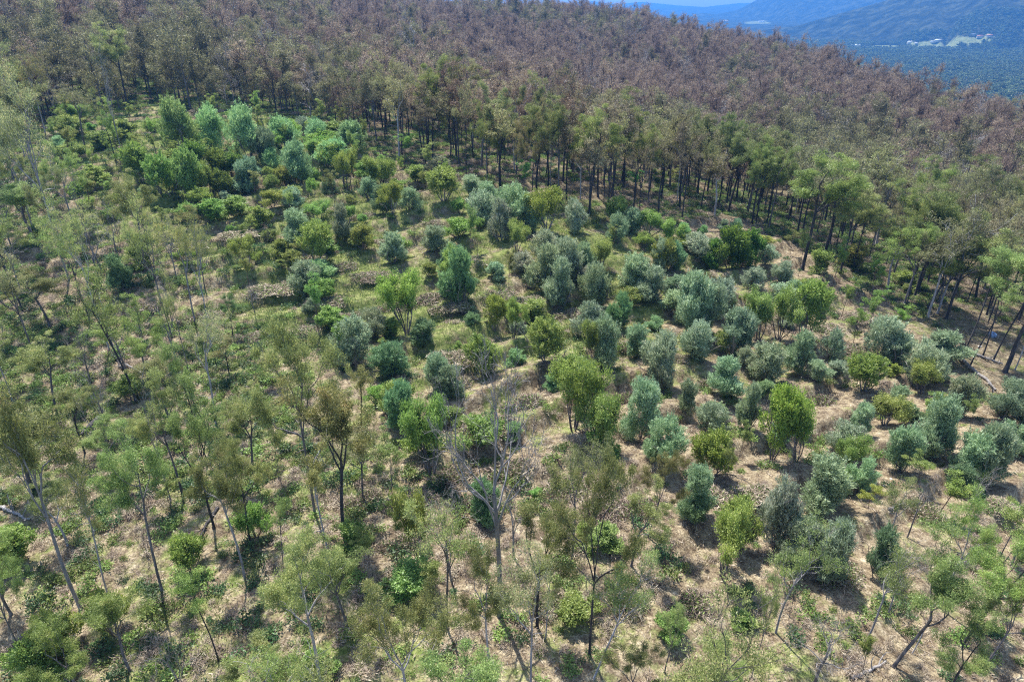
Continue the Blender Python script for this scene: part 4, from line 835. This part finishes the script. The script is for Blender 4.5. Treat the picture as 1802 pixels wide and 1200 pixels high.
# ------------------------------------------------------------------ logs, boulder, stones, houses
def log(p0, p1, r0, label, bark='bark_bare', limb_n=3, seed=0):
    (x0, x1), (y0, y1) = G([p0[0], p1[0]], [p0[1], p1[1]]); x0, x1, y0, y1 = map(float, (x0, x1, y0, y1)); rng = np.random.default_rng(seed); mb = MB(); m = 12
    t = np.linspace(0, 1, m); xs = x0 + (x1 - x0) * t + rng.normal(size=m) * .06; ys = y0 + (y1 - y0) * t + rng.normal(size=m) * .06; zs = H(xs, ys) + r0 * .8
    zs = np.maximum(zs, np.linspace(zs[0], zs[-1], m)); c = np.array([xs[0], ys[0], zs[0]]); P_ = np.stack([xs, ys, zs], 1) - c
    mb.tube(P_, np.linspace(r0, r0 * .45, m), 8)
    mb.tube(np.array([P_[0] - (P_[1] - P_[0]) * .02, P_[0]]), [r0 * .1, r0], 8)
    ax = unit(P_[-1] - P_[0])
    for q in range(limb_n):
        i = rng.integers(5, m - 1); dv = unit(ax + rng.normal(size=3) * .7 + np.array([0, 0, .4])); a_, b_, _ = limb(rng, P_[i], dv, rng.uniform(1, 2.6), r0 * .4, r0 * .1, 4, .25, .1); mb.tube(a_, b_, 5)
    o = bpy.data.objects.new('fallen_log', mb.mesh('fallen_log', [M[bark]])); COL.objects.link(o); o.location = c; tag(o, label, 'fallen log', 'fallen logs'); return o
log((1688,637), (1752,688), .32, 'long pale log lying along the grove edge below the black trunks', seed=1)
log((1700,622), (1765,640), .22, 'pale log lying across the ground behind the black trunks', seed=2)
log((1676,590), (1700,605), .25, 'short dark log at the foot of the right forest edge', 'bark_dark', 1, 3)
log((175,735), (142,765), .35, 'thick charred log lying below the khaki gums on the left', 'bark_dark', 2, 4)
log((500,742), (525,738), .15, 'short pale stick on the grass beside the khaki-crowned gum', seed=5)
log((215,645), (196,622), .2, 'dark log by the foot of the parallel pale trunks', 'bark_dark', 2, 6)
log((250,655), (208,630), .14, 'thin curved white log with upturned limbs on the left slope', seed=7, limb_n=5)
log((385,895), (330,975), .16, 'long black stick lying through the lower left undergrowth', 'bark_dark', 2, 8)
log((0,890), (52,918), .2, 'white fallen limb at the left edge above the thick trunk', seed=9, limb_n=5)
log((1500,1190), (1560,1165), .15, 'grey fallen stick at the bottom edge among leaning gums', seed=10)
log((1560,905), (1600,885), .12, 'thin grey stick across the dry slope in the lower right', seed=11)
def boulder(bx, by, r0, sq, mat, label, name='boulder', seed=0):
    import bmesh
    x, y = G(bx, by); x, y = float(x[0]), float(y[0]); bm = bmesh.new(); bmesh.ops.create_icosphere(bm, subdivisions=4, radius=1); rng = np.random.default_rng(seed)
    ph = rng.uniform(0, 6, (4, 3)); fr = rng.uniform(1.2, 3.2, (4, 3))
    for v in bm.verts:
        k = 1 + .09 * sum(math.sin(v.co.x * fr[i][0] + ph[i][0]) * math.sin(v.co.y * fr[i][1] + ph[i][1]) * math.sin(v.co.z * fr[i][2] + ph[i][2]) for i in range(4))
        v.co = Vector((v.co.x * r0 * sq[0], v.co.y * r0 * sq[1], v.co.z * r0 * sq[2])) * k
    me = bpy.data.meshes.new(name); bm.to_mesh(me); bm.free(); me.polygons.foreach_set('use_smooth', [True] * len(me.polygons)); me.materials.append(mat)
    o = bpy.data.objects.new(name, me); COL.objects.link(o); o.location = (x, y, H1(x, y) + r0 * sq[2] * .45); tag(o, label, 'boulder', None if seed == 0 else 'pale stones'); return o
def stone_mat(name, c0, c1, rough):
    m, nt, out = new_mat(name); tc = N(nt, 'ShaderNodeTexCoord'); ns = N(nt, 'ShaderNodeTexNoise', inp={'Scale': 2.2, 'Detail': 6.0}); nt.links.new(tc.outputs['Object'], ns.inputs['Vector'])
    rp = ramp(nt, [(.35, c0), (.65, c1)]); nt.links.new(ns.outputs[0], rp.inputs[0]); b = N(nt, 'ShaderNodeBsdfPrincipled', inp={'Roughness': rough})
    bp = N(nt, 'ShaderNodeBump', inp={'Strength': .5, 'Distance': .1}); nt.links.new(ns.outputs[0], bp.inputs['Height']); nt.links.new(bp.outputs[0], b.inputs['Normal'])
    nt.links.new(rp.outputs[0], b.inputs['Base Color']); nt.links.new(b.outputs[0], out.inputs[0]); return m
boulder(1746, 592, .72, (.9, .8, .85), stone_mat('blue_stone', (.09, .14, .26), (.36, .5, .68), .3), 'shiny blue-grey boulder between the black trunks beyond the fallen logs')
SM = stone_mat('white_stone', (.45, .42, .38), (.8, .78, .74), .7)
for k_, (bx, by, s_, lab) in enumerate([(1724,609,.22,'pale stone at the fallen logs'),(1505,785,.12,'small white stone on the bare earth between the olives'),(1512,783,.1,'smallest white stone on the bare earth between the olives'),(1568,842,.12,'white stone on the eroded track below the olives'),(1555,857,.13,'white stone lowest on the eroded track'),(1515,505,.3,'white rock at the edge of the right saplings'),(380,673,.2,'pale stone on the left slope'),(403,676,.22,'larger pale stone on the left slope'),(1786,1048,.3,'white stone at the right edge near the bottom')]):
    boulder(bx, by, s_, (1.2, .9, .7), SM, lab, 'stone', seed=k_ + 1)
def bmat(name, c, r_=.6):
    m, nt, out = new_mat(name); tc = N(nt, 'ShaderNodeTexCoord'); ns = N(nt, 'ShaderNodeTexNoise', inp={'Scale': .8}); nt.links.new(tc.outputs['Object'], ns.inputs['Vector'])
    rp = ramp(nt, [(.3, tuple(q * .85 for q in c)), (.7, c)]); nt.links.new(ns.outputs[0], rp.inputs[0]); b = N(nt, 'ShaderNodeBsdfPrincipled', inp={'Roughness': r_}); nt.links.new(rp.outputs[0], b.inputs['Base Color']); nt.links.new(b.outputs[0], out.inputs[0]); return m
HM = {'white': bmat('white_roof', (.85, .85, .85)), 'red': bmat('red_roof', (.5, .22, .15)), 'grey': bmat('grey_roof', (.55, .6, .65)), 'wall': bmat('cream_wall', (.7, .66, .58))}
def house(bx, by, L_, Wd, hh, roof, rz, label):
    x, y = G(bx, by); x, y = float(x[0]), float(y[0]); e = bpy.data.objects.new('house', None); COL.objects.link(e); e.location = (x, y, H1(x, y) - .3); e.rotation_euler = (0, 0, rz); tag(e, label, 'house', 'houses on the valley fields')
    a, b = L_ / 2, Wd / 2; mb = MB(); mb.add([(-a,-b,0),(a,-b,0),(a,b,0),(-a,b,0),(-a,-b,hh),(a,-b,hh),(a,b,hh),(-a,b,hh)], [(0,1,5,4),(1,2,6,5),(2,3,7,6),(3,0,4,7)]); child('wall', mb.mesh('house_wall', [HM['wall']]), e)
    a += .5; b += .5; rb = MB(); t = hh + Wd * .32; rb.add([(-a,-b,hh),(a,-b,hh),(a,0,t),(-a,0,t),(-a,b,hh),(a,b,hh),(-a,-b,hh+.01),(a,-b,hh+.01)], [(0,1,2,3),(3,2,5,4),(0,3,4,4),(1,5,2,2),(0,4,5,1)]); child('roof', rb.mesh('house_roof', [HM[roof]]), e)
for k_, a_ in enumerate([(1505,83,34,14,5,'white',.1,'long white shed at the left end of the valley fields'),(1601,77,18,12,5,'white',.3,'white-roofed house in the middle of the valley fields'),(1612,78,10,8,4,'white',.0,'small white outbuilding beside the white-roofed house'),(1641,76,16,10,4,'grey',.2,'low grey-roofed house on the valley fields'),(1651,74,26,13,5,'white',.15,'white farmhouse at the near edge of the largest field'),(1724,67,18,12,5,'red',-.2,'red-roofed house near the right end of the fields'),(1741,66,20,12,5,'red',.1,'reddish house farthest right on the valley fields'),(1712,63,16,10,4,'white',.1,'pale house behind the largest field'),(1277,39,30,16,6,'white',.1,'lone white building on the far blue slope'),(1340,40,40,14,5,'white',0,'white building in the pale clearing on the blue slope')]): house(*a_)

# ------------------------------------------------------------------ the air
def haze():
    mb = MB(); s = 12700; z0 = float(min(v.co.z for v in me.vertices)) - 1 if False else zmin - 1; z1 = zmax + 40
    mb.add([(-s,-s,z0),(s,-s,z0),(s,s,z0),(-s,s,z0),(-s,-s,z1),(s,-s,z1),(s,s,z1),(-s,s,z1)], [(0,3,2,1),(4,5,6,7),(0,1,5,4),(1,2,6,5),(2,3,7,6),(3,0,4,7)])
    m, nt, out = new_mat('haze_air'); pv = N(nt, 'ShaderNodeVolumePrincipled'); pv.inputs['Color'].default_value = (.11, .40, 1.0, 1); pv.inputs['Density'].default_value = HAZE; pv.inputs['Anisotropy'].default_value = 0.35
    nt.links.new(pv.outputs[0], out.inputs['Volume']); o = bpy.data.objects.new('haze', mb.mesh('haze', [m])); COL.objects.link(o); o['kind'] = 'stuff'; o['label'] = 'blue haze over the valley and hills'
co = np.empty(len(ground.data.vertices) * 3, np.float32); ground.data.vertices.foreach_get('co', co); zmin, zmax = float(co[2::3].min()), max(float(co[2::3].max()), CAMZ)
HAZE = .00017
haze()

# ------------------------------------------------------------------ labels: each thing described against the landmark it stands by
LM = [(885,800,'the bare white-trunked tree'),(1742,590,'the blue-grey boulder'),(1285,440,'the dark yellow-green thicket'),(440,305,'the round blue-green tree'),(500,620,'the big khaki-crowned gum'),(605,850,'the black-trunked brown-crowned gum'),
      (1565,600,'the largest round olive'),(712,520,'the umbrella-shaped lime wattle'),(1372,740,'the tall yellow-green wattle'),(1460,330,'the broad forked gum'),(85,250,'the tallest pale trunk'),(1700,1000,'the right-leaning green gum'),
      (810,490,'the tall two-tone olive'),(1440,960,'the widest lower olive'),(90,920,'the thick pale trunk'),(945,1000,'the stout black trunk'),(1300,870,'the big pale-lime wattle'),(990,500,'the egg-shaped olive'),(340,1080,'the thin black-stemmed gum'),(330,560,'the bare-topped thin gum'),
      (375,210,'the tall pale-green broadleaf'),(1200,260,'the grey tree on the forest edge'),(220,120,'the dark gum atop the clearing'),(1620,440,'the round-crowned edge gum'),(700,250,'the brown sapling by the edge')]
ORD = ['', 'nearest', 'second', 'third', 'fourth', 'fifth', 'sixth', 'seventh', 'eighth', 'ninth', '10th', '11th', '12th', '13th', '14th', '15th', '16th', '17th', '18th', '19th', '20th', '21st', '22nd', '23rd', '24th', '25th', '26th', '27th', '28th', '29th', '30th']
buckets = {}
for t in THINGS:
    o, kd, px_, py_, x_, y_, lab, cat, grp = t[:9]
    if lab.startswith('!'): tag(o, lab[1:], cat, grp); continue
    j = min(range(len(LM)), key=lambda q: math.hypot(px_ - LM[q][0], (py_ - LM[q][1]) * 1.2)); dx, dy = px_ - LM[j][0], py_ - LM[j][1]
    s = 'before' if dy > abs(dx) * .7 else 'behind' if dy < -abs(dx) * .7 else 'right of' if dx > 0 else 'left of'
    buckets.setdefault((lab, j, s), []).append((math.hypot(dx, dy), t))
for (lab, j, s), L_ in buckets.items():
    L_.sort(key=lambda q: q[0])
    for i, (_, t) in enumerate(L_):
        tag(t[0], lab + (', %s %s %s' % (ORD[min(i + 1, 30)], s, LM[j][2]) if len(L_) > 1 else ' %s %s' % (s, LM[j][2])), t[7], t[8])
print('THINGS', len(THINGS), 'rest', len(REST), 'valley', int(k2.sum()), 'under', int(base.sum()), 'grass', int(kg.sum()), 'litter', int(kl.sum()))
